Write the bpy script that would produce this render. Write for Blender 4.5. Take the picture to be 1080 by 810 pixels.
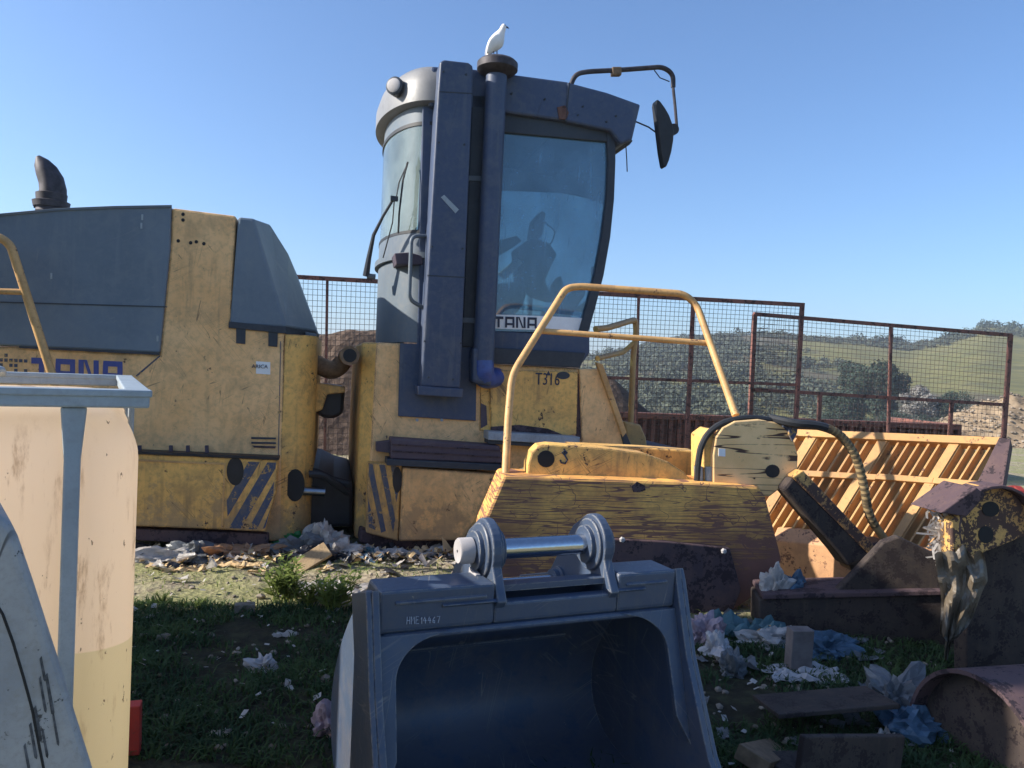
import bpy, bmesh, math, random
import numpy as np
from mathutils import Vector, Matrix, noise

for o in list(bpy.data.objects): bpy.data.objects.remove(o)
SC = bpy.context.scene
COL = SC.collection
R = math.radians

# ------------------------------------------------------------------ camera
EYE = Vector((0, 0, 1.55)); F = 812.0
PITCH = R(-1.0); ROLL = R(2.4)
FW = Vector((0, math.cos(PITCH), math.sin(PITCH)))
U0 = Vector((0, -math.sin(PITCH), math.cos(PITCH)))
RX = Vector((1, 0, 0))*math.cos(ROLL) + U0*math.sin(ROLL)
UP = RX.cross(FW)
cam = bpy.data.objects.new('camera', bpy.data.cameras.new('camera')); COL.objects.link(cam)
cam.data.sensor_width = 36; cam.data.lens = F/1080*36
cam.data.clip_start = 0.05; cam.data.clip_end = 5000
cam.matrix_world = Matrix(((RX.x, UP.x, -FW.x, EYE.x), (RX.y, UP.y, -FW.y, EYE.y), (RX.z, UP.z, -FW.z, EYE.z), (0, 0, 0, 1)))
SC.camera = cam
SC.render.resolution_x = 1024; SC.render.resolution_y = 768
# ------------------------------------------------------------------ light
SUN_EL, SUN_AZ = R(30), R(-6.0)        # low sun straight from the left
SUND = Vector((-math.cos(SUN_EL)*math.cos(SUN_AZ), math.cos(SUN_EL)*math.sin(SUN_AZ), math.sin(SUN_EL)))
W = bpy.data.worlds.new('World'); SC.world = W; W.use_nodes = True
wn = W.node_tree; wn.nodes.clear()
sky = wn.nodes.new('ShaderNodeTexSky'); sky.sky_type = 'NISHITA'; sky.sun_disc = False
sky.sun_elevation = SUN_EL; sky.sun_rotation = math.atan2(SUND.x, SUND.y)
sky.air_density = 1.0; sky.dust_density = 1.2; sky.ozone_density = 7.0; sky.altitude = 50
bgn = wn.nodes.new('ShaderNodeBackground'); bgn.inputs[1].default_value = 0.107
won = wn.nodes.new('ShaderNodeOutputWorld')
wn.links.new(sky.outputs[0], bgn.inputs[0]); wn.links.new(bgn.outputs[0], won.inputs[0])
sl = bpy.data.lights.new('sun', 'SUN'); sl.energy = 4.3; sl.angle = R(0.53); sl.color = (1, 0.93, 0.82)
so = bpy.data.objects.new('sun', sl); COL.objects.link(so); so.location = (-20, 5, 30)
so.rotation_euler = (-SUND).to_track_quat('-Z', 'Y').to_euler()
SC.view_settings.view_transform = 'Standard'; SC.view_settings.look = 'None'
SC.view_settings.gamma = 1; SC.view_settings.use_curve_mapping = False
SC.view_settings.exposure = 1.03

# ------------------------------------------------------------------ helpers: pixels, planes
def ray(px, py): return FW + RX*((px-540)/F) + UP*((405-py)/F)
def onY(px, py, Y):
    d = ray(px, py); return EYE + d*(Y/d.y)
def onZ(px, py, z=0.0):
    d = ray(px, py); return EYE + d*((z-EYE.z)/d.z)
class Plane:                       # a vertical plane: s runs to the right along it, t goes inwards (away from us)
    def __init__(s, px, Y, yaw):
        s.p0 = onY(px, 400, Y); s.p0.z = 0; a = R(yaw)
        s.d = Vector((math.cos(a), math.sin(a), 0)); s.n = Vector((-math.sin(a), math.cos(a), 0)); s.yaw = a
    def at(s, px, py, t=0.0):
        d = ray(px, py); p = s.p0 + s.n*t
        return EYE + d*((p-EYE).dot(s.n)/d.dot(s.n))
    def sz(s, px, py, t=0.0):
        v = s.at(px, py, t); return (v-s.p0).dot(s.d), v.z
    def L(s, a, t, z): return s.p0 + s.d*a + s.n*t + Vector((0, 0, z))
REAR = Plane(300, 6.35, 13)       # side of the engine frame
FRONT = Plane(400, 6.45, 14)       # side of the cab frame
PUSH = Plane(650, 5.15, 7)         # the push arm outside the missing drum
BUCK = Plane(385, 2.32, 23)
TANK = Plane(148, 1.5, 28)
FEA = Plane(600, 11.5, 6)
FEB = Plane(800, 12.3, 13)

# ------------------------------------------------------------------ helpers: materials
def c8(r, g, b):
    f = lambda v: (v/255/12.92) if v/255 <= 0.04045 else ((v/255+0.055)/1.055)**2.4
    return (f(r), f(g), f(b), 1)
class NT:
    def __init__(s, name):
        s.m = bpy.data.materials.new(name); s.m.use_nodes = True; s.t = s.m.node_tree; s.t.nodes.clear()
        s.out = s.t.nodes.new('ShaderNodeOutputMaterial')
        s.pos = s.n('ShaderNodeNewGeometry').outputs['Position']
    def n(s, typ, ins=None, **kw):
        x = s.t.nodes.new(typ)
        for k, v in kw.items(): setattr(x, k, v)
        for k, v in (ins or {}).items(): s.set(x.inputs[k], v)
        return x
    def set(s, sock, v):
        if isinstance(v, bpy.types.NodeSocket): s.t.links.new(v, sock)
        else: sock.default_value = v
    def map(s, vec, scale=(1, 1, 1), loc=(0, 0, 0)):
        return s.n('ShaderNodeMapping', {'Vector': vec, 'Scale': scale, 'Location': loc}).outputs[0]
    def noise(s, vec, scale, detail=6, rough=0.6, dist=0.0):
        return s.n('ShaderNodeTexNoise', {'Vector': vec, 'Scale': scale, 'Detail': detail, 'Roughness': rough, 'Distortion': dist}).outputs[0]
    def vor(s, vec, scale, feature='F1'):
        return s.n('ShaderNodeTexVoronoi', {'Vector': vec, 'Scale': scale}, feature=feature).outputs['Distance']
    def ramp(s, fac, a, b, ca=0.0, cb=1.0):
        return s.n('ShaderNodeMapRange', {'Value': fac, 'From Min': a, 'From Max': b, 'To Min': ca, 'To Max': cb}, interpolation_type='SMOOTHSTEP').outputs[0]
    def mix(s, f, a, b):
        x = s.n('ShaderNodeMix', data_type='RGBA'); s.set(x.inputs[0], f); s.set(x.inputs[6], a); s.set(x.inputs[7], b); return x.outputs[2]
    def math(s, op, a, b=0.0):
        x = s.n('ShaderNodeMath', operation=op); s.set(x.inputs[0], a); s.set(x.inputs[1], b); return x.outputs[0]
    def bump(s, h, strength=0.3, dist=0.01):
        return s.n('ShaderNodeBump', {'Height': h, 'Strength': strength, 'Distance': dist}).outputs[0]
    def bsdf(s, col, rough=0.6, metal=0.0, nrm=None, spec=0.5):
        b = s.n('ShaderNodeBsdfPrincipled', {'Base Color': col, 'Roughness': rough, 'Metallic': metal, 'Specular IOR Level': spec})
        if nrm is not None: s.set(b.inputs['Normal'], nrm)
        return b.outputs[0]
    def done(s, sh): s.t.links.new(sh, s.out.inputs[0]); return s.m
M = {}
def paint(name, base, alt, dirt, rust, chip=0.72, rough=0.5, dirtamt=0.5, sc=1.0, spec=0.35, streak=0.5, scr=0.0, edge=0.0, mud=0.0):
    t = NT(name)
    big = t.noise(t.pos, 1.1*sc, 5); fine = t.noise(t.pos, 22*sc, 8, 0.7); mid = t.noise(t.pos, 4.3*sc, 7, 0.68, 0.4)
    st = t.noise(t.map(t.pos, (14*sc, 14*sc, 1.0)), 1.0, 5)
    col = t.mix(t.ramp(big, 0.35, 0.65), base, alt)
    col = t.mix(t.math('MULTIPLY', t.ramp(fine, 0.42, 0.75), dirtamt), col, dirt)
    col = t.mix(t.math('MULTIPLY', t.ramp(mid, 0.48, 0.66), dirtamt*0.8), col, dirt)
    col = t.mix(t.math('MULTIPLY', t.math('MULTIPLY', t.ramp(st, 0.50, 0.72), t.ramp(big, 0.35, 0.6)), streak), col, dirt)
    ch = t.ramp(t.math('ADD', t.math('MULTIPLY', t.noise(t.pos, 5.5*sc, 8, 0.72), 0.7), t.math('MULTIPLY', t.noise(t.pos, 40*sc, 4), 0.3)), chip-0.10, chip-0.075)
    if scr > 0:
        for k, rot in enumerate((0.5, -0.9, 1.4)):
            mp = t.map(t.n('ShaderNodeMapping', {'Vector': t.pos, 'Rotation': (0.0, rot, 0.0)}).outputs[0], (0.9, 0.9, 22), (k*7.0, 0, k*3.0))
            a = t.math('ABSOLUTE', t.math('SUBTRACT', t.noise(mp, 1.0, 1, 0.5), 0.5))
            l = t.math('MULTIPLY', t.ramp(a, 0.002, 0.007, 1, 0), t.ramp(t.noise(t.pos, 1.7+k, 3), 0.55, 0.6))
            ch = t.math('MAXIMUM', ch, t.math('MULTIPLY', l, scr))
    if edge > 0:
        bv = t.n('ShaderNodeBevel', {'Radius': edge}, samples=4).outputs[0]
        gn = t.n('ShaderNodeNewGeometry').outputs['Normal']
        dt = t.n('ShaderNodeVectorMath', {0: bv, 1: gn}, operation='DOT_PRODUCT').outputs['Value']
        ew = t.math('MULTIPLY', t.ramp(dt, 0.985, 0.93), t.ramp(t.noise(t.pos, 9*sc, 6, .7), 0.42, 0.52))
        ch = t.math('MAXIMUM', ch, ew)
    if mud > 0:
        z = t.n('ShaderNodeSeparateXYZ', {0: t.pos}).outputs[2]
        mk_ = t.ramp(t.math('SUBTRACT', t.noise(t.pos, 6, 8, .7), t.ramp(z, .1, 1.1, -.12, .25)), .50, .62)
        col = t.mix(t.math('MULTIPLY', mk_, mud), col, c8(150, 128, 100))
    col = t.mix(ch, col, rust)
    rg = t.math('ADD', t.math('MULTIPLY', fine, 0.3), rough-0.12)
    h = t.math('SUBTRACT', t.math('MULTIPLY', fine, 0.4), ch)
    M[name] = t.done(t.bsdf(col, rg, 0, t.bump(h, 0.25, 0.006), spec))
paint('yellow', c8(246, 200, 142), c8(234, 182, 120), c8(172, 142, 104), c8(84, 62, 52), 0.715, 0.55, 0.55, 1, 0.35, 0.75, 0.6, 0.02, 0.6)
paint('yellow_rust', c8(242, 192, 108), c8(220, 170, 96), c8(140, 114, 80), c8(74, 54, 48), 0.695, 0.55, 0.55, 1, 0.35, 0.8, 0.7, 0.02, 0.6)
paint('orange', c8(202, 158, 98), c8(182, 136, 84), c8(142, 110, 84), c8(104, 70, 54), 0.68, 0.5, 0.35, 1.4)
paint('blotchy', c8(214, 170, 100), c8(168, 120, 72), c8(124, 96, 72), c8(80, 60, 54), 0.585, 0.6, 0.5, 1.6)
paint('glare_visor', c8(128, 127, 126), c8(118, 118, 118), c8(104, 102, 100), c8(60, 60, 62), 0.78, 0.45, 0.4, 1.5, 0.5, 0.3)  # rounded roof rear: sun glare on the navy painted in as lighter grey
paint('mudrust', c8(66, 56, 52), c8(54, 48, 46), c8(84, 72, 62), c8(44, 36, 36), 0.62, 0.8, 0.5, 2)
paint('mould', c8(206, 158, 116), c8(186, 138, 100), c8(146, 110, 88), c8(116, 82, 66), 0.66, 0.5, 0.35, 1.4)
paint('rail_yellow', c8(214, 170, 112), c8(190, 148, 94), c8(144, 110, 80), c8(90, 62, 54), 0.69, 0.5, 0.4, 2.0)
paint('navy', c8(62, 75, 102), c8(56, 69, 94), c8(96, 100, 108), c8(44, 50, 62), 0.75, 0.45, 0.4, 1, 0.4, 0.6, 0.3, 0.012)
paint('hood', c8(112, 126, 140), c8(102, 116, 130), c8(128, 138, 144), c8(140, 144, 146), 0.78, 0.6, 0.35, 1, 0.3, 0.35, 0.25)
paint('cabgrey', c8(98, 110, 120), c8(90, 100, 110), c8(122, 122, 120), c8(50, 50, 52), 0.80, 0.5, 0.4, 1, 0.4, 0.3)
paint('bucket', c8(64, 79, 102), c8(57, 71, 94), c8(84, 90, 98), c8(136, 134, 130), 0.755, 0.42, 0.35, 2.5, 0.5, 0.5, 0.5, 0.006, 0.10)
paint('blackpaint', c8(52, 60, 70), c8(44, 50, 60), c8(78, 80, 84), c8(88, 78, 72), 0.77, 0.5, 0.3, 1.5, 0.4, 0.2)
paint('darkpurple', c8(84, 72, 82), c8(72, 62, 74), c8(100, 90, 90), c8(54, 44, 44), 0.70, 0.6, 0.4, 2)
paint('rust', c8(112, 80, 70), c8(90, 66, 62), c8(130, 102, 86), c8(58, 44, 44), 0.64, 0.75, 0.6, 1.3, 0.2)
paint('darkrust', c8(88, 70, 72), c8(74, 62, 68), c8(108, 86, 80), c8(54, 44, 48), 0.62, 0.7, 0.5, 1.2, 0.25)
paint('fence_steel', c8(128, 84, 74), c8(104, 72, 66), c8(96, 80, 74), c8(60, 42, 40), 0.62, 0.7, 0.4, 2)
paint('wire', c8(84, 74, 72), c8(72, 64, 64), c8(90, 80, 76), c8(60, 48, 46), 0.66, 0.7, 0.4, 2)
paint('galv', c8(160, 170, 176), c8(142, 154, 162), c8(124, 130, 132), c8(96, 100, 102), 0.78, 0.4, 0.4, 3, 0.5, 0.3)
paint('greyplastic', c8(164, 164, 164), c8(140, 143, 148), c8(140, 138, 134), c8(70, 70, 72), 0.69, 0.5, 0.7, 5, 0.4, 0.6, 0.9)
paint('redpaint', c8(178, 60, 52), c8(150, 50, 46), c8(120, 80, 70), c8(80, 60, 54), 0.7, 0.6, 0.3, 3)
paint('blocker_green', c8(58, 84, 66), c8(50, 72, 58), c8(80, 80, 66), c8(80, 50, 40), 0.7, 0.6, 0.3, 1)  # used only on the unseen boxes added for foreground shade
paint('stripe', c8(66, 78, 104), c8(72, 80, 100), c8(116, 106, 92), c8(176, 142, 88), 0.66, 0.6, 0.6, 2, 0.35, 0.6)
paint('blueletter', c8(66, 78, 150), c8(72, 84, 150), c8(110, 108, 136), c8(200, 158, 96), 0.72, 0.5, 0.3, 2)
paint('white', c8(214, 218, 220), c8(200, 206, 210), c8(170, 170, 166), c8(130, 128, 122), 0.82, 0.5, 0.3, 3)
paint('steel', c8(150, 152, 156), c8(130, 134, 140), c8(110, 108, 104), c8(84, 72, 64), 0.76, 0.35, 0.3, 5, 0.6)
paint('timber', c8(190, 164, 124), c8(160, 134, 100), c8(120, 100, 80), c8(90, 76, 62), 0.70, 0.8, 0.5, 3)
paint('alu', c8(156, 166, 176), c8(136, 146, 156), c8(110, 110, 112), c8(84, 76, 74), 0.72, 0.4, 0.4, 3, 0.5)
def scratched():
    t = NT('scratched')
    z = t.n('ShaderNodeSeparateXYZ', {0: t.pos})
    m1 = t.noise(t.pos, 2.2, 4); m2 = t.noise(t.pos, 9, 6, 0.7); m3 = t.noise(t.pos, 1.3, 3)
    wear = t.math('ADD', t.ramp(z.outputs[2], 0.70, 0.20, 0, 1.0), t.ramp(z.outputs[0], 1.0, 1.9, 0, 0.7))
    k = None
    for (sx, sz, loc, wd) in ((0.55, 15, 0, .013), (0.9, 27, 5, .018), (1.5, 42, 9, .022), (5, 7, 13, .006)):
        nz = t.noise(t.map(t.pos, (sx, sx, sz), (loc, loc*.7, loc*1.3)), 1.0, 1.6, 0.5, 0.0)
        a = t.math('ABSOLUTE', t.math('SUBTRACT', nz, 0.5))
        lim = t.math('MULTIPLY', t.math('ADD', t.math('MULTIPLY', t.ramp(m1, .3, .7), 1.0), t.math('ADD', wear, .3)), wd)
        l = t.ramp(t.math('DIVIDE', a, lim), 0.6, 1.2, 1, 0)
        k = l if k is None else t.math('MAXIMUM', k, l)
    blob = t.ramp(t.math('ADD', t.noise(t.map(t.pos, (1, 1, 2)), 6, 8, 0.72), t.math('MULTIPLY', wear, .14)), 0.66, 0.69)
    k = t.math('MAXIMUM', k, blob)
    col = t.mix(t.ramp(m1, 0.35, 0.65), c8(250, 192, 104), c8(232, 168, 90))
    col = t.mix(t.math('MULTIPLY', t.ramp(m2, 0.3, 0.7), 0.75), col, c8(182, 132, 86))
    col = t.mix(t.math('MULTIPLY', t.ramp(t.math('ADD', m3, t.math('MULTIPLY', wear, .22)), 0.50, 0.90), 0.85), col, c8(98, 70, 62))
    col = t.mix(t.math('MULTIPLY', k, .9), col, t.mix(m2, c8(100, 70, 66), c8(136, 96, 86)))
    M['scratched'] = t.done(t.bsdf(col, 0.6, 0, t.bump(t.math('SUBTRACT', t.math('MULTIPLY', m2, 0.3), k), 0.4, 0.006), 0.3))
scratched()
def cracked():
    t = NT('cracked')
    e = t.math('ABSOLUTE', t.math('SUBTRACT', t.noise(t.map(t.pos, (.6, .6, 13)), 1.0, 2, .5), .5)); m = t.noise(t.pos, 4, 6); f = t.noise(t.pos, 30, 6, 0.7)
    k = t.math('MULTIPLY', t.ramp(e, 0.008, 0.018, 1, 0), t.ramp(m, 0.40, 0.5))
    k = t.math('MAXIMUM', k, t.ramp(f, 0.64, 0.68))
    col = t.mix(t.ramp(m, 0.35, 0.65), c8(248, 206, 148), c8(232, 188, 128))
    col = t.mix(k, col, c8(80, 60, 50))
    M['cracked'] = t.done(t.bsdf(col, 0.6, 0, t.bump(t.math('SUBTRACT', 0.0, k), 0.4, 0.006), 0.3))
cracked()
def simple(name, col, rough=0.6, metal=0.0, spec=0.5, var=0.25, sc=12):
    t = NT(name); f = t.noise(t.pos, sc, 6, 0.65)
    dk = tuple(v*(1-var) for v in col[:3])+(1,); lt = tuple(min(1, v*(1+var)) for v in col[:3])+(1,)
    M[name] = t.done(t.bsdf(t.mix(t.ramp(f, 0.3, 0.7), dk, lt), rough, metal, t.bump(f, 0.2, 0.004), spec))
simple('rubber', c8(34, 36, 40), 0.6); simple('black', c8(20, 22, 26), 0.7)
simple('chrome', c8(190, 192, 198), 0.12, 1.0, 0.5, 0.06, 60)
simple('roddull', c8(150, 154, 160), 0.3, 1.0, 0.5, 0.15, 30)
simple('hosewrap', c8(150, 128, 92), 0.8, 0, 0.2); simple('hoseband', c8(96, 82, 62), 0.8, 0, 0.2)
simple('exhaust', c8(66, 62, 66), 0.6, 0.3, 0.4, 0.4)
simple('bluepvc', c8(48, 76, 140), 0.3); simple('greasy', c8(30, 28, 32), 0.5, 0, 0.5, 0.4, 9)
simple('bird', c8(236, 230, 224), 0.8, 0, 0.2, 0.08); simple('birdgrey', c8(150, 152, 160), 0.8, 0, 0.2); simple('beak', c8(70, 60, 60), 0.5)
simple('skinbeige', c8(120, 98, 76), 0.7, 0, 0.3, 0.3, 20)
simple('rock', c8(128, 118, 106), 0.9, 0, 0.2, 0.45, 6)
simple('concrete', c8(150, 146, 140), 0.9, 0, 0.2)
simple('seat', c8(44, 50, 60), 0.8); simple('cardboard', c8(196, 168, 126), 0.8, 0, 0.2, 0.15, 5)
simple('chalk', c8(170, 182, 200), 0.9, 0, 0.1, 0.3, 200); simple('sticker', c8(232, 234, 236), 0.4, 0, 0.5, 0.05); simple('ink', c8(30, 40, 66), 0.5)
simple('block', c8(112, 104, 102), 0.8, 0, 0.2, 0.25, 9); simple('palegrey', c8(168, 164, 164), 0.7, 0, 0.3, 0.15, 9)
simple('wornblack', c8(78, 80, 84), 0.7, 0, 0.3, 0.6, 70); simple('cableduct', c8(30, 38, 60), 0.5)
def film(name, col, tr=0.35):
    t = NT(name); f = t.noise(t.pos, 16, 6, 0.7)
    dk = tuple(v*0.7 for v in col[:3])+(1,)
    cc = t.mix(t.ramp(f, 0.35, 0.65), dk, col)
    a = t.bsdf(cc, 0.35, 0, t.bump(f, 0.5, 0.01), 0.5)
    b = t.n('ShaderNodeBsdfTranslucent', {'Color': cc}).outputs[0]
    x = t.n('ShaderNodeMixShader', {0: tr}); t.t.links.new(a, x.inputs[1]); t.t.links.new(b, x.inputs[2])
    M[name] = t.done(x.outputs[0])
film('bagwhite', c8(208, 202, 196)); film('bagblue', c8(88, 120, 146)); film('bagteal', c8(92, 132, 142)); film('baggrey', c8(128, 132, 136))
film('bagbrown', c8(196, 152, 116)); film('ragcloth', c8(118, 106, 90), 0.12); film('bagpink', c8(186, 166, 176)); film('bagdark', c8(44, 44, 50), 0.1); film('baggreen', c8(60, 150, 80))
def tankmat():
    t = NT('tankplastic'); st = t.noise(t.map(t.pos, (26, 26, 5)), 1.0, 7, 0.7); b = t.noise(t.pos, 2.5, 4); f = t.noise(t.map(t.pos, (60, 60, 30)), 1.0, 4)
    z = t.n('ShaderNodeSeparateXYZ', {0: t.pos}).outputs[2]
    col = t.mix(t.ramp(z, 0.971, 0.975), c8(234, 222, 188), c8(255, 237, 216))
    col = t.mix(t.math('MULTIPLY', t.math('MULTIPLY', t.ramp(st, 0.52, 0.68), t.ramp(b, 0.40, 0.6)), 0.75), col, c8(150, 112, 70))
    col = t.mix(t.math('MULTIPLY', t.ramp(f, 0.68, 0.72), 0.8), col, c8(96, 70, 52))
    a = t.bsdf(col, 0.35, 0, None, 0.4)
    tl = t.n('ShaderNodeBsdfTranslucent', {'Color': col}).outputs[0]
    x = t.n('ShaderNodeMixShader', {0: 0.68}); t.t.links.new(a, x.inputs[1]); t.t.links.new(tl, x.inputs[2])
    M['tank'] = t.done(x.outputs[0])
tankmat()
def glassmat(name, tint, dust_refl, dust_refl_col):
    t = NT(name)
    tr = t.n('ShaderNodeBsdfTransparent', {'Color': tint}).outputs[0]
    gl = t.n('ShaderNodeBsdfGlossy', {'Roughness': 0.03}).outputs[0]
    df = t.n('ShaderNodeBsdfDiffuse', {'Color': dust_refl_col}).outputs[0]  # dust plus painted sky reflection, as one bluish diffuse veil
    f = t.math('MULTIPLY', t.math('ADD', t.ramp(t.noise(t.pos, 2.2, 7, .65), 0.3, 0.7, 0.55, 1.3), t.math('ADD', t.ramp(t.noise(t.map(t.pos, (20, 20, 1.5)), 1, 5), .52, .75, 0, .5), t.ramp(t.noise(t.pos, 45, 3), .66, .72, 0, .8))), dust_refl)
    a = t.n('ShaderNodeMixShader', {0: f}); t.t.links.new(tr, a.inputs[1]); t.t.links.new(df, a.inputs[2])
    fr = t.n('ShaderNodeFresnel', {'IOR': 1.75}).outputs[0]
    b = t.n('ShaderNodeMixShader', {0: fr}); t.t.links.new(a.outputs[0], b.inputs[1]); t.t.links.new(gl, b.inputs[2])
    M[name] = t.done(b.outputs[0])
glassmat('glass', (0.74, 0.87, 0.91, 1), 0.34, c8(122, 168, 204)); glassmat('rearglass', (0.80, 0.92, 0.90, 1), 0.26, c8(190, 210, 205))
def leaf(name, a, b, tr=0.3):
    t = NT(name); f = t.noise(t.pos, 3.0, 4); g = t.n('ShaderNodeObjectInfo').outputs['Random']
    col = t.mix(t.ramp(f, 0.35, 0.65), a, b)
    s1 = t.bsdf(col, 0.7, 0, None, 0.2); s2 = t.n('ShaderNodeBsdfTranslucent', {'Color': col}).outputs[0]
    x = t.n('ShaderNodeMixShader', {0: tr}); t.t.links.new(s1, x.inputs[1]); t.t.links.new(s2, x.inputs[2])
    M[name] = t.done(x.outputs[0])
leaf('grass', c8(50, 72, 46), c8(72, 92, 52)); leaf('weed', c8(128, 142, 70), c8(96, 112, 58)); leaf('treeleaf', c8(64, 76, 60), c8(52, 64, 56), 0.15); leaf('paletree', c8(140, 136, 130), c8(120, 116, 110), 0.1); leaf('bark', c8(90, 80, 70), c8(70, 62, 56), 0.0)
leaf('scrub', c8(90, 94, 76), c8(68, 76, 66), 0.1)
def groundmat():
    t = NT('ground'); a = t.noise(t.pos, 1.3, 7, 0.65); b = t.noise(t.pos, 9, 8, 0.7); f = t.noise(t.pos, 60, 5, 0.7); pe = t.vor(t.pos, 26)
    sp = t.n('ShaderNodeSeparateXYZ', {0: t.pos}); e = t.math('ADD', sp.outputs[1], t.math('MULTIPLY', t.math('SUBTRACT', a, .5), 1.6))
    gravel = t.mix(t.ramp(b, 0.35, 0.7), c8(138, 126, 108), c8(178, 166, 144))
    gr = t.mix(t.ramp(f, 0.35, 0.65), c8(112, 120, 72), c8(154, 154, 96))
    col = t.mix(t.math('MULTIPLY', t.ramp(t.math('ADD', a, t.math('MULTIPLY', b, 0.4)), 0.56, 0.80), 0.7), gravel, gr)
    col = t.mix(t.ramp(t.noise(t.pos, 34, 3), 0.66, 0.70), col, c8(200, 190, 174))
    shade_soil = t.mix(t.ramp(b, 0.4, 0.7), c8(52, 50, 42), c8(74, 74, 54))          # weedy soil, painted darker to deepen the shade on the foreground strip
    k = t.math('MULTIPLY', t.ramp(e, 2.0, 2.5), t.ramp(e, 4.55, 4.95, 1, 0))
    col = t.mix(k, col, shade_soil)
    h = t.math('ADD', t.math('MULTIPLY', f, 0.5), t.math('ADD', b, t.math('MULTIPLY', pe, 0.6)))
    M['ground'] = t.done(t.bsdf(col, 0.95, 0, t.bump(h, 0.8, 0.03), 0.1))
groundmat()
def soilmat():
    t = NT('soil'); a = t.noise(t.pos, 1.2, 8, 0.7); f = t.noise(t.pos, 11, 8, 0.7); v = t.vor(t.pos, 7)
    col = t.mix(t.ramp(a, 0.35, 0.65), c8(78, 66, 60), c8(110, 94, 82)); col = t.mix(t.ramp(f, 0.62, 0.72), col, c8(150, 138, 124))
    M['soil'] = t.done(t.bsdf(col, 0.95, 0, t.bump(t.math('ADD', f, v), 0.9, 0.08), 0.1))
soilmat()
simple('tansoil', c8(140, 122, 100), 0.95, 0, 0.1, 0.35, 3)
def hillmat():
    t = NT('hill'); a = t.noise(t.map(t.pos, (1, 0.45, 1)), 0.022, 7, 0.65); b = t.noise(t.pos, 0.12, 6, 0.7); c = t.noise(t.map(t.pos, (0.3, 1, 1.5)), 0.3, 5)
    x = t.n('ShaderNodeSeparateXYZ', {0: t.pos}).outputs[0]
    gr = t.mix(t.ramp(b, 0.3, 0.7), c8(100, 100, 62), c8(120, 114, 74)); gr = t.mix(t.math('MULTIPLY', t.ramp(c, 0.45, 0.65), 0.6), gr, c8(82, 82, 60))
    dk = t.mix(t.ramp(b, 0.35, 0.65), c8(78, 78, 64), c8(98, 90, 74))
    lim = t.ramp(x, 60, 130, 0.0, 0.16)
    col = t.mix(t.ramp(t.math('SUBTRACT', a, lim), 0.44, 0.52), gr, dk)
    M['hill'] = t.done(t.bsdf(col, 0.95, 0, t.bump(b, 0.5, 0.6), 0.05))
hillmat()

# ------------------------------------------------------------------ helpers: meshes and objects
def tag(o, label=None, cat=None, group=None, kind=None):
    for k, v in (('label', label), ('category', cat), ('group', group), ('kind', kind)):
        if v: o[k] = v
    return o
ROOTLOC = {}
def empty(name, loc, label, cat, group=None):
    o = bpy.data.objects.new(name, None); COL.objects.link(o); o.location = loc; o.empty_display_size = 0.1
    return tag(o, label, cat, group)
def wloc(o):
    v = Vector(o.location)
    while o.parent: o = o.parent; v += Vector(o.location)
    return v
def mk(name, verts, faces, mat, parent=None, smooth=False, bevel=0.0, seg=2, subs=0):
    verts = [Vector(v) for v in verts]
    lo = Vector((min(v.x for v in verts), min(v.y for v in verts), min(v.z for v in verts)))
    hi = Vector((max(v.x for v in verts), max(v.y for v in verts), max(v.z for v in verts)))
    ce = (lo+hi)/2
    if parent is None: ce.z = lo.z
    me = bpy.data.meshes.new(name); me.from_pydata([v-ce for v in verts], [], faces)
    bm = bmesh.new(); bm.from_mesh(me); bmesh.ops.recalc_face_normals(bm, faces=bm.faces); bm.to_mesh(me); bm.free()
    for mm in (mat if isinstance(mat, (list, tuple)) else [mat]): me.materials.append(M[mm])
    if smooth: me.polygons.foreach_set('use_smooth', [True]*len(me.polygons))
    o = bpy.data.objects.new(name, me); COL.objects.link(o)
    if parent is not None: o.parent = parent; o.location = ce-wloc(parent)
    else: o.location = ce
    if bevel > 0:
        b = o.modifiers.new('bevel', 'BEVEL'); b.width = bevel; b.segments = seg; b.limit_method = 'ANGLE'; b.angle_limit = R(35)
    if subs: m = o.modifiers.new('subd', 'SUBSURF'); m.levels = subs; m.render_levels = subs
    return o
def prism(front, off):
    n = len(front); v = list(front)+[p+off for p in front]
    f = [list(range(n)), list(range(2*n-1, n-1, -1))]+[[i, (i+1) % n, n+(i+1) % n, n+i] for i in range(n)]
    return v, f
def slab(name, P, pts, t0, t1, mat, parent, bevel=0.006, **k):
    v, f = prism([P.at(x, y, t0) for x, y in pts], P.n*(t1-t0)); return mk(name, v, f, mat, parent, bevel=bevel, **k)
def slabL(name, P, pts, t0, t1, mat, parent, bevel=0.006, **k):
    v, f = prism([P.L(s, t0, z) for s, z in pts], P.n*(t1-t0)); return mk(name, v, f, mat, parent, bevel=bevel, **k)
def boxL(name, P, s0, s1, t0, t1, z0, z1, mat, parent, bevel=0.006, **k):
    return slabL(name, P, [(s0, z0), (s1, z0), (s1, z1), (s0, z1)], t0, t1, mat, parent, bevel, **k)
def fillet(pts, r, n=6):
    pts = [Vector(p) for p in pts]; out = [pts[0]]
    for a, b, c in zip(pts, pts[1:], pts[2:]):
        u, w = (a-b), (c-b); rr = min(r, u.length*0.49, w.length*0.49)
        p, q = b+u.normalized()*rr, b+w.normalized()*rr
        for i in range(n+1):
            k = i/n; out.append(p*(1-k)**2+b*2*k*(1-k)+q*k*k)
    return out+[pts[-1]]
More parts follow.
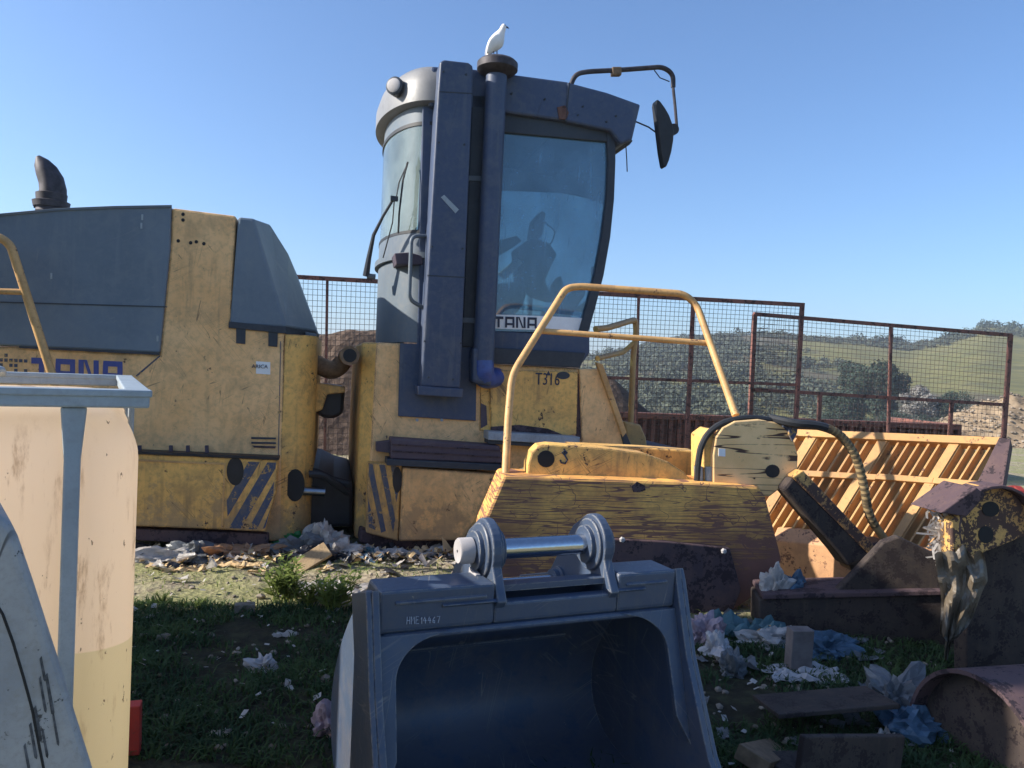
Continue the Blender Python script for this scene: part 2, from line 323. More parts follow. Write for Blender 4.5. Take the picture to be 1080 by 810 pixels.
def sweep(pts, rad, seg=10):
    pts = [Vector(p) for p in pts]; n = len(pts); rad = rad if isinstance(rad, (list, tuple)) else [rad]*n
    T = [(pts[min(i+1, n-1)]-pts[max(i-1, 0)]).normalized() for i in range(n)]
    u = T[0].orthogonal().normalized(); V = []; Fc = []
    for i in range(n):
        u = (u-T[i]*u.dot(T[i])).normalized(); w = T[i].cross(u)
        V += [pts[i]+(u*math.cos(2*math.pi*j/seg)+w*math.sin(2*math.pi*j/seg))*rad[i] for j in range(seg)]
    for i in range(n-1):
        Fc += [[i*seg+j, i*seg+(j+1) % seg, (i+1)*seg+(j+1) % seg, (i+1)*seg+j] for j in range(seg)]
    Fc += [list(range(seg-1, -1, -1)), list(range((n-1)*seg, n*seg))]
    return V, Fc
def tube(name, pts, rad, mat, parent, seg=10, fil=0.0, smooth=True):
    if fil: pts = fillet(pts, fil)
    v, f = sweep(pts, rad, seg); o = mk(name, v, f, mat, parent, smooth=smooth)
    if smooth: sharp(o)
    return o
def sharp(o, ang=40):
    m = o.data
    bm = bmesh.new(); bm.from_mesh(m)
    for e in bm.edges:
        if len(e.link_faces) == 2 and e.calc_face_angle(0) > R(ang): e.smooth = False
    bm.to_mesh(m); bm.free()
def loft(rings, cap=True):
    n = len(rings[0]); V = [p for r in rings for p in r]; Fc = []
    for i in range(len(rings)-1):
        Fc += [[i*n+j, i*n+(j+1) % n, (i+1)*n+(j+1) % n, (i+1)*n+j] for j in range(n)]
    if cap: Fc += [list(range(n-1, -1, -1)), list(range((len(rings)-1)*n, len(rings)*n))]
    return V, Fc
def lathe(name, P0, axis, prof, mat, parent, seg=24):
    axis = Vector(axis).normalized(); u = axis.orthogonal().normalized(); w = axis.cross(u); P0 = Vector(P0)
    rings = [[P0+axis*h+(u*math.cos(2*math.pi*j/seg)+w*math.sin(2*math.pi*j/seg))*r for j in range(seg)] for h, r in prof]
    v, f = loft(rings); o = mk(name, v, f, mat, parent, smooth=True); sharp(o); return o
def circ(cx, cy, rx, ry=None, n=20, a0=0, a1=360):
    ry = ry or rx
    return [(cx+rx*math.cos(R(a0+(a1-a0)*i/n)), cy+ry*math.sin(R(a0+(a1-a0)*i/n))) for i in range(n if a1-a0 == 360 else n+1)]
def ellwall(name, P, sc, tc, a, b, z0, z1, th, mat, parent, a0=90, a1=270, n=28):
    V = []; Fc = []
    for i in range(n+1):
        an = R(a0+(a1-a0)*i/n); cs, sn = math.cos(an), math.sin(an)
        for rr in (0, th):
            for z in (z0, z1): V.append(P.L(sc+(a-rr)*cs, tc-(b-rr)*sn, z))
    for i in range(n):
        q = i*4; r = q+4
        Fc += [[q, q+1, r+1, r], [q+2, r+2, r+3, q+3], [q+1, q+3, r+3, r+1], [q, r, r+2, q+2]]
    Fc += [[0, 2, 3, 1], [n*4, n*4+1, n*4+3, n*4+2]]
    o = mk(name, V, Fc, mat, parent, smooth=True); sharp(o); return o
def text(name, body, P0, d, up, h, mat, parent, thick=0.002, bold=0.0, sx=1.0):
    cu = bpy.data.curves.new('txt', 'FONT'); cu.body = body; cu.size = 1; cu.offset = bold; cu.extrude = 0.0005; cu.resolution_u = 2
    ob = bpy.data.objects.new('txt', cu); COL.objects.link(ob)
    dg = bpy.context.evaluated_depsgraph_get(); me = ob.evaluated_get(dg).to_mesh()
    vs = [v.co.copy() for v in me.vertices]; fs = [list(p.vertices) for p in me.polygons]
    ob.evaluated_get(dg).to_mesh_clear(); bpy.data.objects.remove(ob); bpy.data.curves.remove(cu)
    mh = max(v.y for v in vs); k = h/mh; d = Vector(d).normalized(); up = Vector(up).normalized(); nn = d.cross(up)
    V = [Vector(P0)+d*v.x*k*sx+up*v.y*k+nn*(v.z*thick/0.0005+thick) for v in vs]
    return mk(name, V, fs, mat, parent)
def stroke_letters(P, t, quads, mat, parent, name='lettering'):
    V = []; Fc = []
    for q in quads:
        v, f = prism([P.at(x, y, t) for x, y in q], P.n*0.004); k = len(V); V += v; Fc += [[i+k for i in ff] for ff in f]
    return mk(name, V, Fc, mat, parent)
def tana(x0, y0, w, h, slope=0.045, T=0.24):
    """four block letters T A N A as stroke quads inside a pixel box; returns px quads"""
    out = []; lw = w/4.25
    def q(lx, pts):
        out.append([(x0+lx+px*lw*0.92, y0+py*h+(lx+px*lw)*slope) for px, py in pts])
    s = T*1.05; b = T*1.2
    q(0, [(0, 0), (1, 0), (1, b), (0, b)]); q(0, [(.5-s/2, b), (.5+s/2, b), (.5+s/2, 1), (.5-s/2, 1)])
    for L in (1.08, 3.25):
        l = L*lw
        q(l, [(0.05, 0), (1, 0), (1, b*.9), (0.03, b*.9)]); q(l, [(0.03, b*.9), (.03+s, b*.9), (s, 1), (0, 1)]); q(l, [(1-s, b*.9), (1, b*.9), (1, 1), (1-s, 1)]); q(l, [(s+.02, .58), (1-s, .58), (1-s, .58+b*.8), (s+.02, .58+b*.8)])
    l = 2.16*lw
    q(l, [(0, 0), (s, 0), (s, 1), (0, 1)]); q(l, [(1-s, 0), (1, 0), (1, 1), (1-s, 1)]); q(l, [(s, 0), (s+.16, 0), (1-s, 1), (1-s-.16, 1)])
    return out
def crumple(name, ce, size, mat, label, cat, seed, rot=0.0, amp=0.45, sub=4, group=None):
    bm = bmesh.new(); bmesh.ops.create_icosphere(bm, subdivisions=sub, radius=1.0)
    rs = Vector((seed*3.1, seed*1.7, seed*0.9)); V = []
    for v in bm.verts:
        p = v.co.copy(); w = p+Vector((noise.noise(p*1.3+rs), noise.noise(p*1.3+rs*1.3), noise.noise(p*1.3+rs*.6)))*.5
        k = 0.85+amp*noise.noise(p*1.4+rs)*1.3-amp*0.9*abs(noise.noise(w*2.6+rs))-amp*0.7*abs(noise.noise(w*6+rs))-amp*.4*abs(noise.noise(w*13+rs))+amp*.45
        lob = max(0, noise.noise(p*2.1+rs*2))**2*2.2*amp
        p = p*(k+lob); p.z = max(p.z, -0.3); x = p.x*size[0]; y = p.y*size[1]
        V.append(Vector((ce[0]+x*math.cos(rot)-y*math.sin(rot), ce[1]+x*math.sin(rot)+y*math.cos(rot), ce[2]+(p.z+0.3)*size[2])))
    Fc = [[v.index for v in f.verts] for f in bm.faces]; bm.free()
    o = mk(name, V, Fc, mat, None)
    if label: tag(o, label, cat, group)
    return o
def sheet(name, ce, w, d, mat, label, cat, seed, rot=0.0, h=0.06, n=14, group=None, tilt=(0, 0)):
    V = []; Fc = []; rs = Vector((seed*2.3, seed*5.1, 0))
    for k in (0, 1):
        for i in range(n+1):
            for j in range(n+1):
                u, v = i/n-0.5, j/n-0.5; q = Vector((u*3, v*3, 0))+rs
                e = 1+0.35*noise.noise(Vector((u*4, v*4, seed)))
                x, y = u*w*e, v*d*e; z = h*(abs(noise.noise(q*1.3))*1.6+0.5*abs(noise.noise(q*3.1)))+x*tilt[0]+y*tilt[1]
                V.append(Vector((ce[0]+x*math.cos(rot)-y*math.sin(rot), ce[1]+x*math.sin(rot)+y*math.cos(rot), ce[2]+z+(0.004 if k == 0 else 0))))
    m = (n+1)**2; ix = lambda k, i, j: k*m+i*(n+1)+j
    for i in range(n):
        for j in range(n):
            Fc.append([ix(0, i, j), ix(0, i+1, j), ix(0, i+1, j+1), ix(0, i, j+1)]); Fc.append([ix(1, i, j), ix(1, i, j+1), ix(1, i+1, j+1), ix(1, i+1, j)])
    for i in range(n):
        for (a, b) in (((i, 0), (i+1, 0)), ((i, n), (i+1, n)), ((0, i), (0, i+1)), ((n, i), (n, i+1))):
            Fc.append([ix(0, *a), ix(0, *b), ix(1, *b), ix(1, *a)])
    return tag(mk(name, V, Fc, mat, None), label, cat, group)
def big(name, V, Fc, mat, parent=None, smooth=False):
    """fast path for heavy meshes (numpy arrays, no recentring of normals)"""
    V = np.asarray(V, dtype=np.float64); ce = (V.min(0)+V.max(0))/2
    if parent is None: ce[2] = V[:, 2].min()
    me = bpy.data.meshes.new(name); me.from_pydata((V-ce).tolist(), [], Fc.tolist() if hasattr(Fc, 'tolist') else Fc); me.materials.append(M[mat])
    if smooth: me.polygons.foreach_set('use_smooth', [True]*len(me.polygons))
    o = bpy.data.objects.new(name, me); COL.objects.link(o)
    if parent is not None: o.parent = parent; o.location = Vector(ce)-wloc(parent)
    else: o.location = Vector(ce)
    return o
rng = np.random.default_rng(5); random.seed(5)

# ------------------------------------------------------------------ terrain
SKY = [(-600, 360), (300, 372), (560, 385), (640, 375), (700, 362), (760, 355), (800, 352), (850, 357), (900, 360), (960, 366), (1000, 358), (1040, 346), (1080, 350), (1200, 344), (1700, 350)]
SU = []; SE = []
for px, py in SKY:
    d = ray(px, py); SU.append(d.x/d.y); SE.append(d.z/d.y)
def sst(a, b, x):
    k = np.clip((x-a)/(b-a), 0, 1); return k*k*(3-2*k)
def vnoise(x, y, sc, seed=0):          # cheap value noise for arrays
    x = x*sc+seed*17.3; y = y*sc+seed*9.1
    xi, yi = np.floor(x), np.floor(y); fx, fy = x-xi, y-yi; fx = fx*fx*(3-2*fx); fy = fy*fy*(3-2*fy)
    h = lambda a, b: np.modf(np.abs(np.sin(a*127.1+b*311.7)*43758.5453))[0]
    return (h(xi, yi)*(1-fx)+h(xi+1, yi)*fx)*(1-fy)+(h(xi, yi+1)*(1-fx)+h(xi+1, yi+1)*fx)*fy
def HZ(x, y):
    x = np.asarray(x, float); y = np.asarray(y, float)
    z = 0.05*(vnoise(x, y, 1.7, 1)-0.5)+0.035*(vnoise(x, y, 5, 2)-0.5)+0.02*(vnoise(x, y, 14, 3)-0.5)
    z = z*(1-sst(14, 20, y))
    z = z-7.0*sst(19, 75, y)+0.8*(vnoise(x, y, 0.06, 4)-0.5)*sst(30, 70, y)
    top = 1.55+330*np.interp(x/np.maximum(y, 1), SU, SE)
    prof = sst(95, 335, y)*0.55+np.clip((y-95)/240, 0, 1)*0.45
    z = z+(top+7.0)*prof*(y > 20)+prof*(vnoise(x, y, 0.02, 6)-0.5)*5*np.clip((330-y)/120, 0, 1)+(1.2*(vnoise(x, y, .15, 7)-.5))*prof
    return z
def axis(fine0, fine1, st, lo, hi, g=1.22):
    a = list(np.arange(fine0, fine1+1e-6, st)); s = st
    while a[-1] < hi: s = min(s*g, 9.0 if a[-1] < 420 else 60); a.append(a[-1]+s)
    s = st
    while a[0] > lo: s = min(s*g, 9.0 if a[0] > -420 else 60); a.insert(0, a[0]-s)
    return np.array(a)
def gridobj(name, xs, ys, mat):
    X, Y = np.meshgrid(xs, ys, indexing='ij'); Z = HZ(X, Y); nx, ny = len(xs), len(ys)
    V = np.stack([X.ravel(), Y.ravel(), Z.ravel()], 1); I = np.arange(nx*ny).reshape(nx, ny)
    Fc = np.stack([I[:-1, :-1].ravel(), I[1:, :-1].ravel(), I[1:, 1:].ravel(), I[:-1, 1:].ravel()], 1)
    o = big(name, V, Fc, mat, None, True); o['kind'] = 'structure'; return o
ys = axis(2.6, 9.0, 0.05, -40, 90); ysn = ys[ys < 92]
xs = axis(-4.5, 5.0, 0.05, -700, 700)
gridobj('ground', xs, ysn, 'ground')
ysh = [ysn[-1]]; s = 5.0
while ysh[-1] < 420: ysh.append(ysh[-1]+s); s = 5.0 if ysh[-1] < 345 else s*1.3
gridobj('hills', axis(20, 260, 3.0, -700, 700), np.array(ysh), 'hill')
def gz(x, y): return float(HZ(x, y))
def G(px, py, dz=0.0):
    p = onZ(px, py, 0); p.z = gz(p.x, p.y)+dz; return p

# soil bank behind the fence and the rubble heap
def heap(name, xs, ys, hf, mat, label, cat):
    X, Y = np.meshgrid(xs, ys, indexing='ij'); Z = hf(X, Y); nx, ny = X.shape
    V = np.stack([X.ravel(), Y.ravel(), Z.ravel()], 1); I = np.arange(nx*ny).reshape(nx, ny)
    Fc = np.stack([I[:-1, :-1].ravel(), I[1:, :-1].ravel(), I[1:, 1:].ravel(), I[:-1, 1:].ravel()], 1)
    return tag(big(name, V, Fc, mat, None, True), label, cat)
bt = [(-900, 350), (250, 346), (400, 350), (560, 372), (640, 402), (700, 442), (735, 480), (760, 510), (1500, 540)]
bu = [ray(*p).x/ray(*p).y for p in bt]; be = [1.55+14.6*ray(*p).z/ray(*p).y for p in bt]
heap('soil_heap', np.linspace(-14, 5, 150), np.linspace(13.0, 18.5, 50),
     lambda X, Y: -0.15+(np.maximum(np.interp(X/14.6, bu, be), -0.2)+0.15)*sst(13.0, 14.6, Y)*(1-sst(15.6, 18.3, Y))+0.35*(vnoise(X, Y, 1.6, 3)-.5)*sst(13, 14, Y)*(1-sst(17.5, 18.3, Y)),
     'soil', 'long dark brown soil heap behind the mesh fence and the machine', 'soil heap')
hc = onY(1075, 470, 24)
hp = heap('rubble_heap', np.linspace(hc.x-5.5, hc.x+6, 120), np.linspace(20.5, 29, 80),
     lambda X, Y: -0.9+2.5*np.maximum(0, 1-np.sqrt(((X-hc.x)/4.6)**2+((Y-24.6)/3.6)**2))**0.8+0.25*(vnoise(X, Y, 2.2, 5)-.5)+0.15*(vnoise(X, Y, 6, 8)-.5)-(0.9*sst(19, 40, Y)),
     'tansoil', 'conical heap of brown rubble at the far right end of the fence', 'rubble heap')

# ------------------------------------------------------------------ the compactor
MC = empty('landfill_compactor', (-1.0, 7.4, 0), 'weathered yellow and navy landfill compactor without drums, cab in the middle', 'compactor')
# --- rear frame
WR = 2.5                                            # width of the engine frame
sH0 = REAR.sz(-60, 300)[0]
body = slab('engine_body', REAR, [(181, 219), (249, 227.5), (243, 345), (302, 350), (300, 358), (297, 570), (268, 573), (100, 560), (-55, 552), (-55, 366), (20, 366), (168, 374), (179, 262)], 0.0, WR, 'yellow', MC, 0.02)
# rounded front corner and front face of the rear frame
V = []; Fc = []; cs, _ = REAR.sz(297, 450); prof = []
for i in range(9):
    a = R(90*i/8); prof.append((cs+0.26*math.sin(a), 0.30*(1-math.cos(a))))
prof.append((cs+0.26, WR-0.3)); prof.append((cs, WR-0.02))
zt, zb = REAR.sz(297, 352)[1], REAR.sz(297, 569)[1]
for z in (zb, zt): V += [REAR.L(s, t+0.002, z) for s, t in prof]
n = len(prof); Fc = [[i, i+1, n+i+1, n+i] for i in range(n-1)]+[list(range(n)), list(range(2*n-1, n-1, -1)), [n-1, 0, n, 2*n-1]]
o = mk('front_corner', V, Fc, 'yellow_rust', MC, smooth=True); sharp(o)
# blue hood side with slightly arched top
hood = slab('hood_panel', REAR, [(-56, 236), (0, 226), (60, 220.5), (120, 218), (180, 217), (179, 262), (168, 372), (20, 365), (-56, 362)], -0.035, WR+0.03, 'hood', MC, 0.015)
slab('hood_top_seam', REAR, [(-56, 235.0), (0, 225), (60, 219.5), (120, 217), (181, 216), (181, 219), (120, 220), (60, 222.5), (0, 228), (-56, 238)], -0.045, -0.03, 'cabgrey', hood, 0.003)
for pts in ([(0, 318), (176, 323), (176, 324.2), (0, 319.2)], [(168, 372), (20, 365), (20, 367), (168, 374.3)]):
    slab('crease', REAR, pts, -0.04, -0.03, 'blackpaint', hood, 0)
for x, y in ((150, 229), (149, 238), (54, 291), (166, 357)):
    slab('latch', REAR, [(x-1, y-3), (x+1, y-3), (x+1, y+3), (x-1, y+3)], -0.042, -0.03, 'galv', hood, 0)
# front grille cover (dark blue, chamfered)
A = [REAR.at(251, 228.5, -.012), REAR.at(268, 230.5, -.012), REAR.at(302, 345, -.012), REAR.at(242, 343, -.012)]
B = [A[0]+REAR.n*(WR+.02), REAR.at(284, 236, .55), REAR.at(304, 268, .55), REAR.at(334, 350, .55)]
bk = [p+REAR.n*1.6 for p in B[1:]]
mb = [A[1]+REAR.n*(WR+.02), A[2]+REAR.n*(WR+.02), A[3]+REAR.n*(WR+.02)]
V = A+B+bk+mb     # 0-3 side, 4 back top, 5,6,7 chamfer, 8,9,10 far chamfer, 11,12,13 far side
Fc = [[0, 1, 2, 3], [1, 5, 6, 7, 2], [5, 8, 9, 6], [6, 9, 10, 7], [0, 4, 11, 8, 5, 1], [8, 11, 12, 10, 9], [4, 13, 12, 11], [0, 3, 13, 4], [3, 2, 7, 10, 12, 13]]
gc = mk('front_cover', V, Fc, 'hood', MC, bevel=0.02)
slab('cover_skirt', REAR, [(241.5, 339), (302, 345), (302.5, 352), (241, 345.5)], -0.02, 0.03, 'blackpaint', gc, 0.003)
mk('cover_skirt', *prism([A[2]+Vector((0, -.004, 0)), REAR.at(334, 350, .55), REAR.at(333, 360, .55), REAR.at(302.5, 352.5, -.012)], REAR.n*0.03), 'blackpaint', gc, bevel=0.003)
for x, y in ((249, 346), (283, 349)):
    slab('hinge', REAR, [(x, y), (x+10, y+.6), (x+9.5, y+17), (x, y+16)], -0.012, 0.0, 'blackpaint', MC, 0.003)
slab('side_bracket', REAR, [(322, 350), (334, 352), (334, 400), (322, 398)], 0.28, 0.34, 'cabgrey', MC, 0.005)
for x, y in ((193, 232), (193, 226), (201, 256), (215, 257), (188, 254), (207, 255)):
    slab('vent_hole', REAR, circ(x, y, 1.9, n=10), -0.004, 0.006, 'black', body, 0)
lz = tana(33, 377, 98, 22, 0.045)
for q in lz[:1]: pass
stroke_letters(REAR, -0.006, lz, 'blueletter', MC)
seen = set()
for k in range(26):
    x = 1+random.random()*26; y = 375+random.random()*20
    q = (round(x/5.2), round(y/5.2))
    if q in seen: continue
    seen.add(q); x = q[0]*5.2+1; y = q[1]*5.2+x*.04
    slab('square_mark', REAR, [(x-1.7, y-1.7), (x+1.7, y-1.7), (x+1.7, y+1.7), (x-1.7, y+1.7)], -.005, -.001, 'stripe', MC, 0)
st = slab('sticker', REAR, [(270, 381), (285, 382), (285, 395), (270, 394)], -0.004, 0.0, 'sticker', MC, 0)
text('sticker_text', 'ARICA', REAR.at(265.5, 388, -.005), REAR.d, (0, 0, 1), 0.03, 'ink', st)
for y in (461, 466): slab('vent_slot', REAR, [(265, y), (291, y+.6), (291, y+2.4), (265, y+2)], -0.012, 0.0, 'blackpaint', body, 0)
slab('vent_slot', REAR, [(266, 470), (291, 470.8), (290, 473), (268, 472)], -0.012, 0.0, 'darkrust', body, 0)
slab('body_seam', REAR, [(143, 396), (168, 375), (169, 376), (144.4, 397.4)], -0.003, 0.0, 'stripe', body, 0)
slab('body_seam', REAR, [(295.6, 360), (296.4, 360), (294, 480), (293.2, 480)], -0.003, 0.0, 'stripe', body, 0)
# lower step box with hazard stripes
sb = slab('step_box', REAR, [(60, 474.5), (293, 484.5), (291, 520), (280, 561), (60, 551)], -0.14, 0.02, 'yellow_rust', MC, 0.012)
slab('step_top', REAR, [(60, 472.5), (294, 482.5), (294, 485.5), (60, 475.5)], -0.16, 0.01, 'greasy', sb, 0.004)
slab('box_edge', REAR, [(60, 481), (238, 488.5), (235, 557), (233, 557), (236, 490.5), (60, 483)], -0.148, -0.13, 'rail_yellow', sb, 0.002)
slab('oval_hole', REAR, circ(248, 497, 9, 15), -0.146, -0.13, 'greasy', sb, 0)
for q in ([(262, 487), (274, 487.5), (240, 545), (239, 528)], [(282, 487.8), (291, 488), (290.5, 494), (254, 557.5), (243, 557), (242, 556)], [(289, 508), (288, 524), (271, 558), (262, 558)], [(285.5, 536), (280, 556), (277, 558)]):
    slab('hazard_stripe', REAR, q, -0.144, -0.13, 'stripe', sb, 0)
for x in (145, 178, 196, 216): slab('bolt', REAR, [(x, 470), (x+3.5, 470), (x+4, 479), (x, 479)], -0.06, -0.03, 'darkpurple', sb, 0.002)
slab('belly_rail', REAR, [(60, 555), (262, 562), (283, 564), (283, 574), (262, 576), (60, 566)], -0.10, 0.3, 'darkrust', MC, 0.01)
tube('axle_stub', [REAR.at(146, 594, -0.12), REAR.at(146, 594, 1.8)], 0.13, 'greasy', MC, 16)
lathe('axle_flange', REAR.at(143, 597, -0.16), REAR.n, [(0, .03), (0, .17), (.05, .17), (.05, .03)], 'greasy', MC)
# handrail at far left
hr = tube('handrail', [REAR.at(-50, 246, -.45), REAR.at(-2, 249, -.45), REAR.at(11, 258, -.45), REAR.at(57, 402, -.45), REAR.at(60, 470, -.3)], 0.030, 'rail_yellow', MC, 10, 0.06)
tube('handrail_bar', [REAR.at(-50, 306, -.45), REAR.at(26, 308, -.45)], 0.022, 'rail_yellow', hr)
# exhaust
pts = [REAR.at(x, y, 1.0) for x, y in ((54, 224), (55, 212), (56, 200), (54, 190), (49, 180), (44, 172), (40, 165))]
ex = tube('exhaust_pipe', pts, [.125, .115, .108, .102, .09, .065, .02], 'exhaust', MC, 16)
lathe('exhaust_clamp', REAR.at(54, 219, 1.0), (0, 0, 1), [(0, .14), (.05, .15), (.06, .12), (.12, .125), (.13, .1)], 'exhaust', ex)
slab('exhaust_clamp', REAR, [(35, 211), (46, 211), (46, 219), (35, 219)], .96, 1.04, 'exhaust', ex, 0.004)
# articulation joint
tube('steering_rod', [REAR.at(298, 517, .1), REAR.at(343, 519, .1)], 0.036, 'roddull', MC, 14)
slab('rod_pocket', REAR, circ(311, 512, 10, 17), 0.012, 0.2, 'black', MC, 0)
j = slab('joint_block', REAR, [(318, 492), (336, 495), (352, 503), (372, 508), (372, 556), (322, 556)], 0.25, 1.9, 'greasy', MC, 0.03)
slab('joint_hose_box', REAR, [(330, 406), (364, 410), (362, 436), (352, 442), (338, 440), (330, 432)], 0.5, 1.5, 'greasy', MC, 0.03)
slab('joint_bracket', REAR, [(322, 402), (364, 408), (364, 414), (345, 416), (340, 432), (322, 440)], 0.40, 0.5, 'yellow_rust', MC, 0.01)
eb = [REAR.at(x, y, .55) for x, y in ((318, 378), (334, 384), (348, 391), (357, 388), (362, 381))]
tube('joint_elbow', fillet(eb, .08), 0.082, 'skinbeige', MC, 14)
pe = FRONT.at(369, 375, -.12)
pr = tube('pipe_ring', [pe, pe+FRONT.n*.9], 0.078, 'skinbeige', MC, 18)
tube('pipe_bore', [pe-FRONT.n*.004, pe+FRONT.n*.02], 0.055, 'black', pr, 18)
tube('joint_hose', [REAR.at(326, 500, .1), REAR.at(340, 500, .1), REAR.at(356, 512, .15), REAR.at(368, 520, .2)], 0.03, 'rubber', MC, 8, .1)

# --- front frame hull
WFR = 2.3
f1 = slab('front_hull', FRONT, [(397, 361), (500, 366), (520, 384), (617, 389), (615, 470), (534, 500), (496, 574), (420, 578), (386, 572), (390, 489)], 0.0, WFR, 'yellow', MC, 0.02)
# rear face chamfer (greyer, dusty)
zt, zb = FRONT.sz(397, 361)[1], FRONT.sz(390, 572)[1]; s0 = FRONT.sz(398, 400)[0]
V, Fc = prism([FRONT.L(s0, .003, zb), FRONT.L(s0, .003, zt), FRONT.L(s0-.14, .20, zt), FRONT.L(s0-.16, .20, zb)], Vector((0, 0, 0)))
V = [FRONT.L(a, t, z) for z in (zb, zt) for a, t in ((s0, .003), (s0-.13, .16), (s0-.13, WFR-.16), (s0, WFR-.003))]
mk('hull_rear', V, [[0, 1, 5, 4], [1, 2, 6, 5], [2, 3, 7, 6], [3, 0, 4, 7], [0, 3, 2, 1], [4, 5, 6, 7]], 'yellow_rust', MC, bevel=.02)
bp = slab('blue_plate', FRONT, [(422, 362), (503, 366), (502, 444), (420, 439)], -0.03, 0.0, 'navy', MC, 0.006)
for x, y in ((466, 443), (440, 443)): slab('rivet', FRONT, circ(x, y, 1.6, n=8), -0.036, -.02, 'galv', bp, 0)
# dark lower roller bar
rb = slab('fender_bar', FRONT, [(412, 462), (527, 470), (531, 489), (412, 484)], -0.18, 0.05, 'darkpurple', MC, 0.012)
slab('bar_end', FRONT, [(397, 467), (413, 465), (413, 478), (397, 476)], -0.12, 0.0, 'darkpurple', rb, 0.004)
slab('bar_ledge', FRONT, [(408, 484), (533, 490), (533, 497), (408, 491)], -0.2, 0.05, 'blackpaint', rb, 0.006)
for y in (468, 475): slab('bar_ridge', FRONT, [(413, y), (527, y+6.5), (527, y+8), (413, y+1.5)], -0.188, -.17, 'darkrust', rb, .002)
# hazard box
hb = slab('hazard_box', FRONT, [(388, 488), (424, 490), (420, 571), (386, 562)], -0.13, 0.02, 'yellow_rust', MC, 0.012)
for q in ([(389, 500), (389.5, 489.5), (393, 489.8), (407, 560), (402, 562)], [(400, 490), (406, 490.4), (417, 548), (414.5, 562)], [(412, 490.6), (418, 491), (421, 512), (418, 530)], [(388, 524), (396, 559), (389, 556)]):
    slab('hazard_stripe', FRONT, q, -0.135, -.12, 'stripe', hb, 0)
slab('box_slot', FRONT, circ(419, 506, 5, 14, 14), -0.136, -.12, 'greasy', hb, 0)
slab('side_box', FRONT, [(425, 493), (529, 500), (512, 540), (494, 570), (421, 571)], -0.16, 0.05, 'yellow', MC, 0.014)
slab('side_box_edge', FRONT, [(522, 500), (530, 500.5), (513, 541), (496, 571), (487, 571), (505, 540)], -0.175, -.12, 'yellow_rust', MC, 0.006)
slab('belly_guard', FRONT, [(380, 558), (420, 568), (500, 568), (492, 586), (420, 584), (378, 572)], -0.06, 0.5, 'darkrust', MC, .02)
# panel T316
tp = slab('access_panel', FRONT, [(516, 390), (610, 392), (608, 458), (596, 460), (560, 452), (518, 452)], -0.035, 0.01, 'yellow_rust', MC, 0.008)
text('model_number', 'T316', FRONT.at(564, 405.5, -.037), FRONT.d, (0, 0, 1), 0.105, 'ink', tp, .002, 0.0, 0.72)
slab('green_patch', FRONT, circ(594, 396, 7, 4), -0.04, -.03, 'blackpaint', tp, 0)
slab('warning_mark', FRONT, [(576, 396), (581, 396), (578.5, 391)], -0.04, -.03, 'ink', tp, 0)
slab('panel_gap', FRONT, [(609, 394), (616, 395), (614, 462), (607, 466)], -0.006, .004, 'darkrust', MC, 0)
slab('step_ledge', FRONT, [(515, 455), (612, 461), (611, 470), (515, 464)], -0.20, 0.0, 'alu', MC, 0.006)
slab('step_shadow_lip', FRONT, [(515, 464), (612, 470), (610, 474), (515, 468)], -0.17, 0.0, 'blackpaint', MC, 0.004)
slab('rust_gap', FRONT, [(518, 450), (548, 448), (578, 452), (600, 461), (518, 456)], -0.038, -.01, 'darkrust', MC, 0.004)
pl = slab('narrow_panel', FRONT, [(507, 402), (526, 403), (525, 456), (506, 454)], -0.012, .004, 'yellow_rust', MC, 0.004)
slab('paint_loss', FRONT, [(507, 425), (513, 428), (514, 448), (507, 452)], -0.015, 0, 'darkpurple', pl, 0); slab('paint_loss', FRONT, [(519, 424), (525, 415), (525, 452), (520, 450)], -0.015, 0, 'darkpurple', pl, 0)
# raking support at the front of the cab
slab('cab_support', FRONT, [(611, 389), (632, 389), (661, 473), (606, 476), (614, 465)], -0.03, WFR, 'yellow', MC, 0.012)
slab('support_rail', FRONT, [(629, 382), (636, 384), (661, 456), (657, 461), (634, 396)], -0.07, -.02, 'rail_yellow', MC, 0.006)
slab('support_edge', FRONT, [(655, 456), (660, 456), (668, 474), (660, 475)], -0.06, -.01, 'blackpaint', MC, 0.004)
# exhaust duct box and intake pipe
dz = 0.24
db = slab('air_duct', FRONT, [(464, 65), (468, 62.5), (494, 65.5), (499, 69), (498.5, 100), (485.5, 410), (444, 408), (461.5, 100)], -dz, 0.08, 'navy', MC, 0.03, seg=3)
slab('duct_flange', FRONT, [(440.5, 407), (489, 410), (488, 420), (441, 417)], -dz-.02, 0.0, 'navy', db, 0.01)
a0 = FRONT.at(476, 210, -dz-.003)
slab('duct_plate', FRONT, [(465, 208), (468.5, 205.5), (484, 221), (480.5, 225)], -dz-.005, -dz+.01, 'galv', db, 0)
pa, pb = FRONT.at(524, 74, -.14), FRONT.at(509.5, 388, -.14)
ip = tube('intake_pipe', [pb, pa], 0.089, 'navy', MC, 24)
pc = FRONT.at(524.5, 74, -.14)
lathe('rain_cap', pc, (0, 0, 1), [(-.05, .09), (-.02, .15), (.0, .172), (.055, .172), (.075, .15), (.085, .02)], 'exhaust', ip)
tube('pipe_elbow', fillet([FRONT.at(509.5, 380, -.14), FRONT.at(509.5, 399, -.14), FRONT.at(524, 398, 0.05)], .1), 0.092, 'bluepvc', ip, 16)
slab('pipe_foot', FRONT, [(499, 366), (521, 367), (519, 408), (498, 404)], -.2, -.02, 'navy', MC, 0.03)
slab('cable_channel', FRONT, [(498, 100), (513, 100), (503, 366), (487, 366)], -.05, 0.0, 'blackpaint', MC, 0.01)

